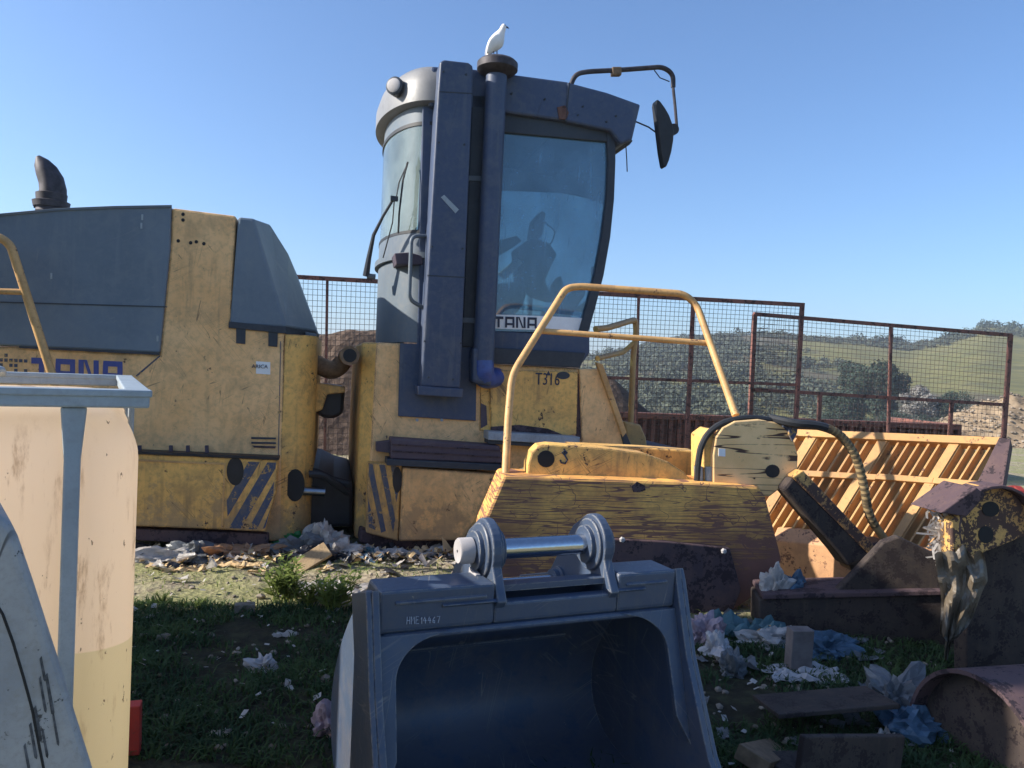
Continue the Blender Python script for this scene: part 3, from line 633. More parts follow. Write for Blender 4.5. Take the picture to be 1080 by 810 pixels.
# --- cab
TC = 0.86; CW = 1.72
cab_s = FRONT.sz(452, 250)[0]; csB = FRONT.sz(403, 250, TC)[0]; aR = cab_s-csB+0.02
zD0 = FRONT.sz(420, 361, .2)[1]; zD1 = FRONT.sz(400, 277, .5)[1]; zW0 = FRONT.sz(405, 252, .5)[1]; zW1 = FRONT.sz(405, 141, .5)[1]; zR1 = FRONT.sz(455, 70)[1]; zV = FRONT.sz(400, 128, .6)[1]
cab = ellwall('cab', FRONT, cab_s, TC, aR, TC, zD0, zD1, 0.03, 'cabgrey', MC)
cab['label'] = 'navy operator cab with rounded rear and large door glass'
ellwall('rear_rim', FRONT, cab_s, TC, aR+.035, TC+.03, zD1, zD1+.05, 0.06, 'cabgrey', cab)
ellwall('rear_upper_panel', FRONT, cab_s, TC, aR, TC, zD1+.05, zW0, 0.03, 'cabgrey', cab)
ellwall('rear_window', FRONT, cab_s, TC, aR-.006, TC-.006, zW0, zW1, 0.008, 'rearglass', cab, 104, 256)
for a0, a1 in ((90, 105), (255, 270)): ellwall('rear_pillar', FRONT, cab_s, TC, aR, TC, zW0, zW1, 0.05, 'navy', cab, a0, a1, 6)
ellwall('window_seal', FRONT, cab_s, TC, aR+.004, TC+.004, zW1-.03, zW1, 0.02, 'rubber', cab)
ellwall('window_seal', FRONT, cab_s, TC, aR+.004, TC+.004, zW0, zW0+.025, 0.02, 'rubber', cab)
ellwall('rear_header', FRONT, cab_s, TC, aR-.01, TC-.01, zW1, zV+.05, 0.03, 'cabgrey', cab)
# roof: straight part + rounded rear visor
rf = slab('roof', FRONT, [(455, 69.5), (500, 72.5), (600, 86), (604, 96), (600, 128), (520, 117), (452, 112)], -0.05, CW+.05, 'navy', cab, 0.02)
slab('roof_visor', FRONT, [(598, 86), (640, 97), (676, 110), (667, 148), (655, 152), (644, 138), (596, 128)], -0.06, CW+.06, 'navy', cab, 0.02)
slab('visor_cap', FRONT, [(652, 138), (668, 148), (664, 153), (650, 150)], .0, CW, 'blackpaint', cab, .01)
n = 26; V = []; Fc = []
for i in range(n+1):
    an = R(90+180*i/n); cs_, sn = math.cos(an), math.sin(an)
    for dr, z in ((.03, zV-.0), (.085, zV+.015), (.085, zV+.16), (.05, zR1-.05), (.0, zR1+.0), (-.12, zR1+.03)):
        V.append(FRONT.L(cab_s+.01+(aR+dr)*cs_, TC-(TC+dr)*sn, z))
m = 6
for i in range(n): Fc += [[i*m+k, i*m+k+1, (i+1)*m+k+1, (i+1)*m+k] for k in range(m-1)]
Fc += [[i*m+5 for i in range(n+1)], [i*m for i in range(n, -1, -1)], list(range(m)), [n*m+k for k in range(m)]]
o = mk('roof_rear', V, Fc, 'glare_visor', cab, smooth=True); sharp(o, 50)
wl = FRONT.at(418, 91, .12)
w = lathe('work_light', wl+FRONT.n*.1+FRONT.d*.05, -FRONT.n*0.8-FRONT.d*0.5, [(0, .06), (.05, .075), (.13, .078), (.14, .065)], 'blackpaint', cab, 20)
lathe('lens', wl+FRONT.n*.1+FRONT.d*.05+(-FRONT.n*0.8-FRONT.d*0.5).normalized()*.141, -FRONT.n*0.8-FRONT.d*0.5, [(0, .06), (.006, .05)], 'palegrey', w, 20)
# side wall behind duct, door frame
slab('side_pillar', FRONT, [(446, 112), (524, 117), (512, 384), (440, 366)], 0.0, 0.06, 'navy', cab, 0.01)
for y in (185, 335): slab('pillar_bracket', FRONT, [(488, y), (508, y+.5), (508, y+6), (488, y+5.5)], -.06, 0.0, 'cabgrey', cab, .004)
door = slab('door_frame', FRONT, [(522, 117), (600, 128), (646, 137), (646, 150), (526, 139)], 0.0, 0.06, 'blackpaint', cab, 0.008)
ar = [(640, 137), (649, 139), (649.5, 170), (648, 210), (644, 250), (637, 290), (628, 325), (621, 350), (611, 350), (619, 322), (628, 287), (635, 248), (640, 208), (641.5, 170)]
slab('front_pillar', FRONT, ar, -.01, 0.07, 'blackpaint', cab, 0.008)
slab('door_sill', FRONT, [(513, 349), (622, 354), (622, 372), (612, 386), (512, 381)], 0.0, 0.06, 'navy', cab, 0.008)
slab('sill_step', FRONT, [(513, 366), (618, 372), (612, 388), (512, 383)], -.05, 0.0, 'blackpaint', cab, 0.008)
gl = slab('door_glass', FRONT, [(522, 137), (641, 147), (641.5, 170), (640, 208), (635, 248), (628, 287), (619, 322), (612, 351), (513, 349)], 0.03, 0.036, 'glass', cab, 0)
db_ = slab('decal_band', FRONT, [(519, 331.5), (588, 334), (623, 336), (618, 349.5), (518, 346.5)], 0.024, 0.028, 'sticker', cab, 0)
stroke_letters(FRONT, 0.018, tana(521, 333.5, 46, 11.5, 0.03, .2), 'ink', db_)
for x, y, tt in ((452, 398, -dz), (478, 400, -dz), (468, 75, -dz), (492, 78, -dz), (463, 150, -dz), (490, 152, -dz), (456, 260, -dz), (488, 262, -dz), (448, 360, -dz), (486, 362, -dz)):
    slab('bolt', FRONT, circ(x, y, 1.1, n=6), tt-.012, tt+.002, 'blackpaint', db, 0)
for x, y in ((540, 98), (575, 104), (615, 112), (650, 122), (640, 128), (610, 121)): slab('roof_bolt', FRONT, circ(x, y, 1.1, n=6), -.07, -.045, 'blackpaint', rf, 0)
slab('duct_seam', FRONT, [(463.5, 96), (498.4, 98), (498.3, 99), (463.4, 97)], -dz-.003, -dz+.01, 'blackpaint', db, 0)
slab('duct_seam', FRONT, [(451, 290), (492, 292), (492, 293), (451, 291)], -dz-.003, -dz+.01, 'blackpaint', db, 0)
slab('roof_seam', FRONT, [(600, 87), (601.2, 87), (597.5, 127), (596.3, 127)], -.064, -.05, 'blackpaint', rf, 0)
slab('rust_spot', FRONT, [(588, 113), (596, 111), (600, 119), (597, 126), (590, 125)], -.064, -.045, 'rust', rf, 0)
# far side, floor, windscreen
fo = [(527, 150), (640, 158), (640, 205), (592, 204), (529, 202)]
slab('far_header', FRONT, [(470, 128), (632, 140), (632, 204), (592, 203), (470, 198)], CW-.05, CW, 'navy', cab, .004)
slab('far_pillar', FRONT, [(590, 195), (601, 196), (598, 350), (588, 350)], CW-.05, CW, 'blackpaint', cab, .004)
slab('far_pillar', FRONT, [(470, 190), (480, 190), (478, 350), (468, 350)], CW-.05, CW, 'blackpaint', cab, .004)
slab('far_sill', FRONT, [(470, 341), (606, 345), (606, 372), (470, 368)], CW-.05, CW, 'navy', cab, .004)
slab('far_window', FRONT, [(480, 198), (632, 204), (606, 345), (480, 341)], CW-.03, CW-.024, 'glass', cab, 0)
ws = [FRONT.at(x, y, .07) for x, y in ((645, 145), (645, 175), (643, 212), (638, 255), (630, 292), (622, 325), (616, 350))]
V = [p for p in ws]+[p+FRONT.n*(CW-.12) for p in ws]; V += [p-FRONT.d*.006 for p in V[:14]]
Fc = [[i, i+1, 8+i, 7+i] for i in range(6)]+[[14+i, 21+i, 22+i, 15+i] for i in range(6)]
o = mk('windscreen', V, Fc, 'glass', cab, smooth=True)
slab('far_front_pillar', FRONT, [(632, 150), (638, 150), (638, 200), (634, 240), (626, 290), (612, 350), (605, 350), (618, 290), (627, 240)], CW-.05, CW+.01, 'blackpaint', cab, .004)
sF0, zF = FRONT.sz(455, 368); sF1 = FRONT.sz(612, 368)[0]
boxL('cab_floor', FRONT, sF0-.2, sF1, .07, CW-.06, zF-.04, zF+.02, 'blackpaint', cab)
# interior
seat = slab('seat', FRONT, [(515, 300), (552, 296), (556, 310), (552, 322), (535, 342), (516, 348)], .55, 1.1, 'seat', cab, .03)
slab('seat_back', FRONT, [(505, 215), (520, 213), (527, 300), (510, 304)], .58, 1.08, 'seat', seat, .04)
slab('armrest', FRONT, [(524, 254), (545, 248), (551, 254), (543, 260), (526, 270)], .45, .56, 'seat', seat, .015)
slab('armrest', FRONT, [(526, 288), (546, 272), (552, 277), (534, 294)], .5, .6, 'palegrey', seat, .01)
co = slab('console', FRONT, [(545, 262), (562, 250), (580, 256), (588, 268), (575, 296), (586, 318), (566, 312), (548, 296)], .75, 1.0, 'seat', cab, .02)
slab('monitor', FRONT, [(563, 232), (572, 222), (576, 224), (573, 246), (566, 256), (560, 250)], .78, .95, 'seat', co, .015)
tube('console_loop', [FRONT.at(574, 234, .85), FRONT.at(586, 244, .85), FRONT.at(582, 256, .85), FRONT.at(576, 262, .85)], .008, 'black', co, 6, .04)
slab('steering_column', FRONT, [(584, 300), (592, 290), (606, 340), (606, 356), (590, 356)], .8, .95, 'seat', cab, .02)
# handle, wiper, hinge
tube('grab_handle', [FRONT.at(451, 249, -.02), FRONT.at(434, 249, -.10), FRONT.at(431.5, 316, -.10), FRONT.at(449, 326, -.02)], .017, 'cabgrey', cab, 10, .06)
slab('hinge_block', FRONT, [(416, 267), (432, 266), (446, 270), (446, 279), (418, 279)], -.02, .25, 'darkpurple', cab, .008)
wa = [FRONT.at(386, 291, .3), FRONT.at(389, 272, .25), FRONT.at(394, 248, .2), FRONT.at(404, 228, .1), FRONT.at(416, 208, .02)]
wp = tube('wiper_arm', wa, [.03, .022, .016, .012, .012], 'blackpaint', cab, 8)
tube('wiper_blade', [FRONT.at(430, 171, .05), FRONT.at(425, 190, .02), FRONT.at(421, 225, .02), FRONT.at(420, 246, .05)], .009, 'rubber', wp, 6)
tube('wiper_link', [FRONT.at(430, 172, .05), FRONT.at(421, 192, .02), FRONT.at(418, 208, .02)], .006, 'rubber', wp, 6)
tube('wiper_cable', [FRONT.at(416, 210, .02), FRONT.at(414, 235, .03), FRONT.at(404, 272, .1)], .006, 'rubber', wp, 6)
slab('wiper_joint', FRONT, [(412, 206), (420, 207), (420, 212), (412, 211)], -.01, .03, 'blackpaint', wp, .003)
tube('rear_stay', [FRONT.at(387, 291, .3), FRONT.at(396, 292, .3)], .024, 'cabgrey', cab, 8)
# roof mirror on a bent arm
ma = [FRONT.at(x, y, .06) for x, y in ((601, 92), (607, 78), (620, 75.5), (652, 74), (699, 70.5), (710, 78), (710, 92))]
arm = tube('mirror_arm', ma, .022, 'exhaust', cab, 10, .09)
tube('mirror_stem', [FRONT.at(709.5, 88, .06), FRONT.at(712, 112, .06), FRONT.at(714, 136, .06)], .014, 'exhaust', arm, 8)
slab('arm_clamp', FRONT, [(646, 70), (656, 70), (656, 79), (646, 79)], .03, .09, 'skinbeige', arm, .01)
mr = slab('mirror', FRONT, [(691.5, 110), (692, 106), (694, 104.5), (697, 107), (702, 114), (706, 121), (709, 129), (711, 138), (710.5, 148), (708.5, 160), (706, 169), (703.5, 175), (701.5, 176.5), (700, 174), (697.5, 160), (694.5, 135)], -.03, .06, 'rubber', cab, .02, seg=3)
lathe('mirror_joint', FRONT.at(711, 136, -.0), FRONT.n, [(0, .02), (.0, .05), (.12, .05), (.12, .02)], 'rubber', mr, 16)
tube('mirror_wire', [FRONT.at(670, 128, .05), FRONT.at(684, 134, .05), FRONT.at(695, 142, .05)], .007, 'rubber', arm, 6)
tube('loose_wire', [FRONT.at(660, 152, .05), FRONT.at(661, 168, .06), FRONT.at(661.5, 181, .05)], .005, 'rubber', arm, 6)
tube('loose_wire', [FRONT.at(690, 74, .05), FRONT.at(696, 82, .05), FRONT.at(706, 86, .05)], .005, 'rubber', arm, 6)

# --- push arm (missing drum shows its inner plates)
pp = slab('push_arm', PUSH, [(531, 502), (640, 505), (760, 510), (800, 513), (808, 524), (820, 570), (825, 590), (812, 618), (780, 640), (740, 668), (640, 672), (520, 640), (506, 568), (508, 556)], -.12, .28, 'scratched', MC, 0.02)
slab('wear_plate', PUSH, [(600, 566), (700, 571), (770, 578), (782, 622), (772, 648), (738, 672), (620, 674), (580, 640)], -.16, -.10, 'darkrust', MC, 0.008)
for x, y in ((656, 569), (763, 581)):
    lathe('bolt_head', PUSH.at(x, y, -.165), -PUSH.n, [(0, .019), (.014, .019), (.02, .012)], 'palegrey', MC, 6)
slab('rust_star', PUSH, [(672, 508), (680, 512), (681, 517), (675, 519), (668, 519), (666, 513)], -.124, -.11, 'darkrust', MC, 0)
lp = slab('lift_arm', PUSH, [(556, 503), (557, 490), (561, 477), (569, 470), (580, 468.5), (600, 470), (640, 473), (680, 478), (705, 487), (722, 498), (732, 510), (640, 505.5)], .02, .22, 'yellow_rust', MC, .012)
slab('lift_eye', PUSH, circ(576, 484, 9, 9, 16), .012, .05, 'black', lp, 0)
tube('hook_symbol', [PUSH.at(x, y, .015) for x, y in ((595.5, 475), (598, 477.5), (595.5, 480), (593, 477.5), (595.5, 475), (596, 480.5), (598.5, 485), (596, 489), (592, 488), (591, 485))], .0065, 'ink', lp, 5)
slab('back_arm', PUSH, [(600, 468.5), (680, 472), (736, 476), (738, 512), (640, 505)], .42, .62, 'yellow_rust', MC, .012)
lg = slab('lug_plate', PUSH, [(752, 512), (752, 480), (755, 461), (762, 451), (775, 444), (800, 442), (822, 446), (836, 460), (842, 480), (841, 500), (830, 510), (812, 524), (806, 524), (798, 513)], -.05, .12, 'cracked', MC, .01)
slab('lug_eye', PUSH, circ(815, 497, 7.5, 7, 16), -.056, -.03, 'greasy', lg, 0)
slab('sticker', PUSH, [(758, 473), (765, 473.5), (765, 481.5), (758, 481)], -.054, -.045, 'sticker', lg, 0)
slab('lug_spacer', PUSH, [(742, 460), (753, 452), (754, 512), (742, 512)], .0, .25, 'yellow_rust', MC, .01)
slab('blue_cap', PUSH, [(833, 447), (842, 446), (841, 457), (836, 466), (832, 458)], -.07, .05, 'stripe', lg, .004)
# lift cylinder down to the blade
c0, c1 = PUSH.at(822, 512, .0), PUSH.at(905, 594, -.05)
cy = slab('lift_cylinder', PUSH, [(836, 503), (826, 516), (884, 584), (894, 598), (916, 590), (917, 580)], -.14, .02, 'mudrust', MC, .02)
slab('cylinder_cover', PUSH, [(847, 496), (836, 503), (916, 584), (923, 576)], -.15, .04, 'blotchy', cy, .008)
slab('cylinder_foot', PUSH, [(893, 588), (920, 574), (936, 570), (940, 578), (924, 600), (900, 604)], -.07, .1, 'greasy', MC, .02)
# hoses
for k, (t, off) in enumerate(((-.02, 0), (.06, 5))):
    tube('hydraulic_hose', [PUSH.at(x+off, y+off*.4, t) for x, y in ((735, 508), (736, 490), (739, 470), (748, 455), (763, 445), (790, 440), (812, 443))], .022, 'rubber', MC, 8, .1)
for x in (737, 748):
    tube('hose_fitting', [PUSH.at(x, 512, -.0), PUSH.at(x-.5, 492, -.0)], .030, 'galv', MC, 10)
hp_ = fillet([PUSH.at(x, y, t) for x, y, t in ((812, 441, .0), (838, 447, -.12), (862, 448, -.14), (885, 456, -.15), (903, 480, -.16), (912, 515, -.16), (916, 545, -.15), (934, 570, -.12))], .16, 5)
hz = tube('wrapped_hose', hp_, .027, 'hosewrap', MC, 10)
k0 = len(hp_)//3
for i in range(k0, len(hp_)-2, 1):
    a, b = hp_[i], hp_[i+1]; mid = (a+b)/2; dd = (b-a).normalized()
    tube('hose_band', [mid-dd*.008, mid+dd*.008], .0305, 'hoseband', hz, 10)
tube('hydraulic_hose', hp_[:k0+2], .030, 'rubber', MC, 8)
# handrails by the cab
hz1 = [PUSH.at(533, 502, .05), PUSH.at(536, 440, .3), PUSH.at(540, 395, .45), PUSH.at(597, 304, .7), PUSH.at(612, 302, .7), PUSH.at(722, 310, .6), PUSH.at(735, 322, .6), PUSH.at(776, 438, .1)]
h1 = tube('handrail', hz1, .027, 'rail_yellow', MC, 12, .10)
tube('handrail_bar', [PUSH.at(570, 349, .6), PUSH.at(748, 362, .45)], .022, 'rail_yellow', h1, 10)
h2 = tube('far_handrail', [FRONT.at(628, 347, .3), FRONT.at(640, 346, .4), FRONT.at(670, 337, .9), FRONT.at(671, 350, .9), FRONT.at(668, 375, .9), FRONT.at(665, 450, .9), FRONT.at(664, 470, .9)], .030, 'orange', MC, 10, .05)
tube('handrail_bar', [FRONT.at(630, 378, .4), FRONT.at(658, 371, .9), FRONT.at(668, 362, .9)], .026, 'orange', h2, 10, .05)
slab('far_fender', FRONT, [(658, 444), (676, 448), (682, 462), (684, 480), (664, 480)], .7, 1.6, 'orange', MC, .02)
slab('front_deck', FRONT, [(660, 471), (735, 477), (740, 520), (640, 520)], .35, 2.0, 'darkrust', MC, .01)

# ------------------------------------------------------------------ gull on the intake cap
top = FRONT.at(524.5, 52.5, -.14)
gb = pc+Vector((0, 0, .086))
k = (onY(524, 14, gb.y).z-onY(524, 52.5, gb.y).z)/0.37*1.0
BD, BN = FRONT.d, FRONT.n
def bp_(x, y, z): return gb+(BD*x+BN*y+Vector((0, 0, z)))*k
def tilted(rings, seg=14):
    out = []
    for i, (x, z, a, b, ang) in enumerate(rings):
        ca, sa = math.cos(R(ang)), math.sin(R(ang))      # ring plane direction in x-z
        out.append([bp_(x+a*math.cos(2*math.pi*j/seg)*ca, b*math.sin(2*math.pi*j/seg), z+a*math.cos(2*math.pi*j/seg)*sa) for j in range(seg)])
    return loft(out)
gull = empty('gull', gb, 'white gull standing on the round cap of the intake pipe', 'bird')
v, f = tilted([(-.112, .010, .008, .020, 20), (-.100, .045, .022, .034, 10), (-.072, .085, .056, .056, 4), (-.043, .13, .080, .074, -6), (-.024, .175, .082, .076, -14), (-.004, .22, .070, .066, -22), (.015, .262, .050, .048, -24), (.03, .295, .034, .035, -20), (.04, .322, .032, .033, -12), (.048, .345, .030, .031, -20), (.052, .362, .022, .023, -25), (.053, .371, .008, .008, -25)])
gbody = mk('body', v, f, 'bird', gull, smooth=True, subs=1)
for s in (-1, 1):
    v, f = loft([[bp_(x+a*math.cos(2*math.pi*j/10), s*(yo+.010*math.sin(2*math.pi*j/10)), z-a*.3*math.cos(2*math.pi*j/10)) for j in range(10)] for x, z, a, yo in ((-.125, .03, .006, .03), (-.108, .07, .022, .045), (-.085, .12, .038, .060), (-.055, .17, .042, .066), (-.03, .215, .034, .058), (-.012, .24, .012, .05))])
    mk('wing', v, f, 'birdgrey' if s > 0 else 'bird', gull, smooth=True, subs=1)
    lx = -.03+.022*s
    lg_ = tube('leg', [bp_(lx, s*.02, .10), bp_(lx+.004, s*.022, .05), bp_(lx, s*.022, .0)], [.007*k, .0045*k, .0045*k], 'beak', gull, 6)
    mk('foot', *prism([bp_(lx-.008, s*.022, .004), bp_(lx+.03, s*.022-.014, .002), bp_(lx+.034, s*.022, .002), bp_(lx+.03, s*.022+.014, .002)], Vector((0, 0, .003))), 'beak', lg_)
v, f = tilted([(.074, .347, .011, .009, 70), (.092, .341, .008, .006, 70), (.104, .333, .003, .003, 60)], 8)
mk('beak', v, f, 'beak', gull, smooth=True)
v, f = tilted([(-.112, .03, .012, .022, 20), (-.118, .0, .010, .02, 20), (-.122, -.03, .006, .012, 20)], 8)
mk('tail', v, f, 'birdgrey', gull, smooth=True)
for s in (-1, 1): lathe('eye', bp_(.060, s*.027, .350), BN*s, [(0, .005*k), (.003*k, .004*k)], 'black', gull, 8)

# ------------------------------------------------------------------ excavator bucket in front
BK = empty('excavator_bucket', BUCK.L(.5, .2, 0), 'dark blue-grey excavator bucket with two chrome pins, mouth towards us', 'bucket')
sL = BUCK.sz(392, 612, .05)[0]; sR = BUCK.sz(705, 600, .05)[0]; WB = sR-sL
prof = [(0.02, .885), (.10, .885), (.30, .72), (.46, .56), (.58, .36), (.58, .18), (.46, .05), (.25, .012), (-.42, .012)]
prof_o = fillet([Vector((a, b, 0)) for a, b in prof], .16, 5)
def shell(pr, th):
    nrm = []
    for i in range(len(pr)):
        d = (pr[min(i+1, len(pr)-1)]-pr[max(i-1, 0)]).normalized(); nrm.append(Vector((-d.y, d.x, 0)))
    return [pr[i]-nrm[i]*-th*0 for i in range(len(pr))], [pr[i]-nrm[i]*th for i in range(len(pr))]
outer = prof_o; _, inner = shell(prof_o, .022)
loop = outer+inner[::-1]
def exS(name, pts, s0, s1, mat, parent, bevel=.003, smooth=False, zk=.95):
    v, f = prism([BUCK.L(s0, p[0], p[1]*zk) for p in pts], BUCK.d*(s1-s0)); o = mk(name, v, f, mat, parent, bevel=bevel, smooth=smooth); return o
n = len(outer); V = []; Fc = []
for s in (sL+.012, sR-.012): V += [BUCK.L(s, p.x, p.y*.95) for p in loop]
m = len(loop)
Fc = [[i, i+1, m+i+1, m+i] for i in range(m-1)]+[[m-1, 0, m, 2*m-1]]
for i in range(n-1): Fc += [[i, i+1, m-2-i, m-1-i], [m+i, m+m-1-i, m+m-2-i, m+i+1]]
o = mk('shell', V, Fc, 'bucket', BK, smooth=True); sharp(o, 35)
side = [(p.x, p.y) for p in outer]
frontedge = [(-.42, .012), (-.45, .03), (-.24, .30), (-.10, .60), (-.02, .86), (-.01, .91)]
for s0, s1 in ((sL-.012, sL+.012), (sR-.012, sR+.012)):
    sp = exS('side_plate', side+frontedge[1:], s0, s1, 'bucket', BK, .004)
    a = -.02 if s0 < 0.2 and s1 < .3 else .0
    so = (s0-.018, s0) if s0 == sL-.012 else (s1, s1+.018)
    exS('side_cutter', [(-.45, .03), (-.24, .30), (-.10, .60), (-.02, .86), (.0, .905), (.20, .84), (.17, .76), (.09, .56), (-.03, .28), (-.20, .03)], so[0], so[1], 'bucket', sp, .004)
# lugs and pins
tP = .13; zP = BUCK.at(540, 578, tP).z
s1a = BUCK.sz(513, 583, tP)[0]; s2a = BUCK.sz(627, 572, tP)[0]
tQ = .36; zQ = BUCK.at(541, 617, tQ).z
tE = .2
while BUCK.sz(438, 614, tE)[0] < s1a and tE < .75: tE += .01
zE = BUCK.at(438, 614, tE).z
# top beam: full height beside the lugs, cut down between them
full = [(-.015, .905), (.14, .905), (.19, .84), (.10, .76), (.02, .745), (-.012, .77)]
exS('top_beam', full, sL+.012, s1a-.02, 'bucket', BK, .010)
exS('top_beam', full, s2a+.02, sR-.012, 'bucket', BK, .010)
exS('beam_middle', [(-.012, .835), (.03, .838), (.10, .79), (.09, .76), (.02, .745), (-.010, .77)], s1a-.02, s2a+.02, 'bucket', BK, .008)
exS('beam_lip', [(-.020, .752), (-.012, .762), (.05, .765), (.05, .738), (-.014, .738)], sL+.03, sR-.03, 'bucket', BK, .008)
exS('beam_rib', [(-.022, .866), (-.013, .872), (-.013, .858), (-.020, .858)], sL+.06, s1a-.05, 'bucket', BK, .003)
exS('beam_rib', [(-.022, .866), (-.013, .872), (-.013, .858), (-.020, .858)], s2a+.05, sR-.05, 'bucket', BK, .003)
exS('inner_weld', [(.36, .552), (.366, .556), (.378, .542), (.372, .538)], sL+.02, sR-.25, 'bucket', BK, .001)
for s0, sg in ((sL+.012, 1), (sR-.012, -1)):
    pts = [(s0, .76), (s0+sg*.22, .76)]+[(s0+sg*(.21-.16*math.sin(R(a))), .62+.13*math.cos(R(a))) for a in range(8, 91, 9)]+[(s0+sg*.045, .40), (s0, .30)]
    v, f = prism([BUCK.L(a, -.02-(.76-z)*.28, z*.95) for a, z in pts], BUCK.n*.02); mk('corner_gusset', v, f, 'bucket', BK, bevel=.003)
CH = {'H': [[(0, 0), (.1, 1)], [(.6, .05), (.65, 1)], [(.05, .45), (.63, .55)]], 'M': [[(0, 0), (.05, 1), (.3, .4), (.55, .95), (.65, .05)]], 'E': [[(.55, .95), (.05, 1), (0, 0), (.6, .05)], [(.03, .5), (.45, .55)]], '1': [[(.1, .7), (.3, 1), (.28, 0)]], '4': [[(.35, 1), (.0, .4), (.65, .42)], [(.45, .75), (.42, 0)]], '6': [[(.5, .95), (.1, .5), (.1, .1), (.45, .0), (.5, .35), (.12, .4)]], '7': [[(0, .95), (.6, 1), (.25, 0)]]}
pos = 429.0; V = []; Fc = []
for ci, chh in enumerate('HME14467'):
    for stq in CH[chh]:
        pp_ = [BUCK.at(pos+x*5.2, 658.5-ci*.25-y*(8.0 if ci < 3 else 6.8), -.0165) for x, y in stq]
        v, f = sweep(pp_, .0013, 5); k = len(V); V += v; Fc += [[q+k for q in ff] for ff in f]
    pos += 4.8 if chh not in '1' else 3.0
mk('chalk_number', V, Fc, 'chalk', BK)
for s in (s1a, s2a):
    lug = [(tP-.108*math.cos(R(a)), zP+.108*math.sin(R(a))) for a in range(-20, 116, 12)]
    pts = lug+[(tP+.14, zP+.04), (tQ, zP-.06), (tQ+.1, (zP+zE)/2-.05), (tE, zE), (tE, zE-.12), (.30, .66), (.02, .74), (-.03, .80)]
    lo_ = exS('lug', pts, s-.017, s+.017, 'bucket', BK, .005, zk=1)
    for sg in (-1, 1):
        lathe('boss', BUCK.L(s+.0165*sg, tP, zP), BUCK.d*sg, [(0, .092), (.010, .092), (.013, .089), (.014, .066), (.03, .066), (.032, .064)], 'bucket', lo_, 48)
        lathe('boss', BUCK.L(s+.0165*sg, tQ, zQ), BUCK.d*sg, [(0, .060), (.012, .060), (.014, .050), (.035, .050)], 'bucket', lo_, 40)
    exS('gusset_rib', [(-.026, .845), (-.012, .853), (.0, .845), (-.012, .835)], s-.20 if s == s1a else s-.02, s+.02 if s == s1a else s+.13, 'bucket', lo_, .003)
pn = tube('pin', [BUCK.L(s1a-.07, tP, zP), BUCK.L(s2a+.05, tP, zP)], .036, 'chrome', BK, 40)
lathe('pin_head', BUCK.L(s1a-.055, tP, zP), -BUCK.d, [(0, .044), (.045, .044), (.05, .040)], 'palegrey', pn, 40)
lathe('pin_dimple', BUCK.L(s1a-.1055, tP, zP), -BUCK.d, [(0, .005), (.001, .004)], 'black', pn, 10)
tube('pin', [BUCK.L(s1a-.05, tQ, zQ), BUCK.L(s2a+.05, tQ, zQ)], .030, 'chrome', BK, 32)
exS('locking_plate', [(tP-.05, zP-.07), (tP+.02, zP-.06), (tP+.03, zP-.14), (tP-.03, zP-.15)], s1a-.055, s1a-.035, 'palegrey', BK, .004, zk=1)
exS('cutting_edge', [(-.49, .004), (-.30, .004), (-.30, .034), (-.42, .034)], sL-.012, sR+.012, 'steel', BK, .004)

# ------------------------------------------------------------------ bulk tank
TK = empty('bulk_tank', TANK.L(-.5, .5, 0), 'translucent white plastic bulk tank in a grey steel frame, stained brown', 'tank')
zTop = TANK.at(148, 411, 0).z; z0 = .36
hw = 1.02
def rrect(s0, s1, t0, t1, r, n=7):
    out = []
    for cx, cy, a in ((s1-r, t0+r, -90), (s1-r, t1-r, 0), (s0+r, t1-r, 90), (s0+r, t0+r, 180)):
        out += [(cx+r*math.cos(R(a+90*i/n)), cy+r*math.sin(R(a+90*i/n))) for i in range(n+1)]
    return out
sT1 = TANK.sz(145.5, 520, .06)[0]
zB = TANK.at(100, 428.5, .02).z
rings = []
for z, ins in [(z0, .04), (z0+.03, .01), (z0+.08, 0.0)]+[(zB-.11+.11*math.sin(R(a)), .11*(1-math.cos(R(a)))) for a in range(0, 91, 10)]+[(zB+.001, .3)]:
    rings.append([TANK.L(s, t, z) for s, t in rrect(sT1-hw+ins+.02, sT1-ins, .012+ins*.5, 1.10-ins, .085)])
v, f = loft(rings); o = mk('bottle', v, f, 'tank', TK, smooth=True); sharp(o, 60)
rb_ = zTop-TANK.at(148, 430, 0).z
for nm, (a, b, c, d) in {'rail_front': (sT1-hw-.03, sT1+.012, -.02, .02), 'rail_back': (sT1-hw-.03, sT1+.012, 1.10, 1.14), 'rail_right': (sT1-.028, sT1+.010, .021, 1.099), 'rail_left': (sT1-hw-.028, sT1-hw+.01, .021, 1.099)}.items():
    o = boxL('top_rail', TANK, a, b, c, d, zTop-rb_, zTop-.006, 'galv', TK, .004)
    boxL('rail_lip', TANK, a-.004, b+.004, c-.004, d+.004, zTop-rb_*.40, zTop-rb_*.34 if False else zTop, 'galv', o, .003)
    bx = 0
for k, px in enumerate((75, -40)):
    s = TANK.sz(px, 520, -.01)[0]
    pts = [(s-.022, zTop-rb_), (s+.022, zTop-rb_), (s+.014, zTop-rb_-.1), (s+.014, .2), (s-.014, .2), (s-.014, zTop-rb_-.1)]
    slabL('strap', TANK, pts, -.012, .008, 'galv', TK, .004)
for t in (.30, .62, .98):
    V, Fc = prism([TANK.L(sT1-.016, t-.02, zTop-rb_), TANK.L(sT1-.016, t+.02, zTop-rb_), TANK.L(sT1-.016, t+.02, .2), TANK.L(sT1-.016, t-.02, .2)], TANK.d*.012); mk('strap', V, Fc, 'galv', TK, bevel=.003)
tube('lid_bar', [TANK.L(sT1-.36, .06, zTop-.005), TANK.L(sT1-.34, .12, zTop+.012), TANK.L(sT1-.32, .9, zTop+.012), TANK.L(sT1-.33, 1.05, zTop-.005)], .010, 'galv', TK, 8, .04)
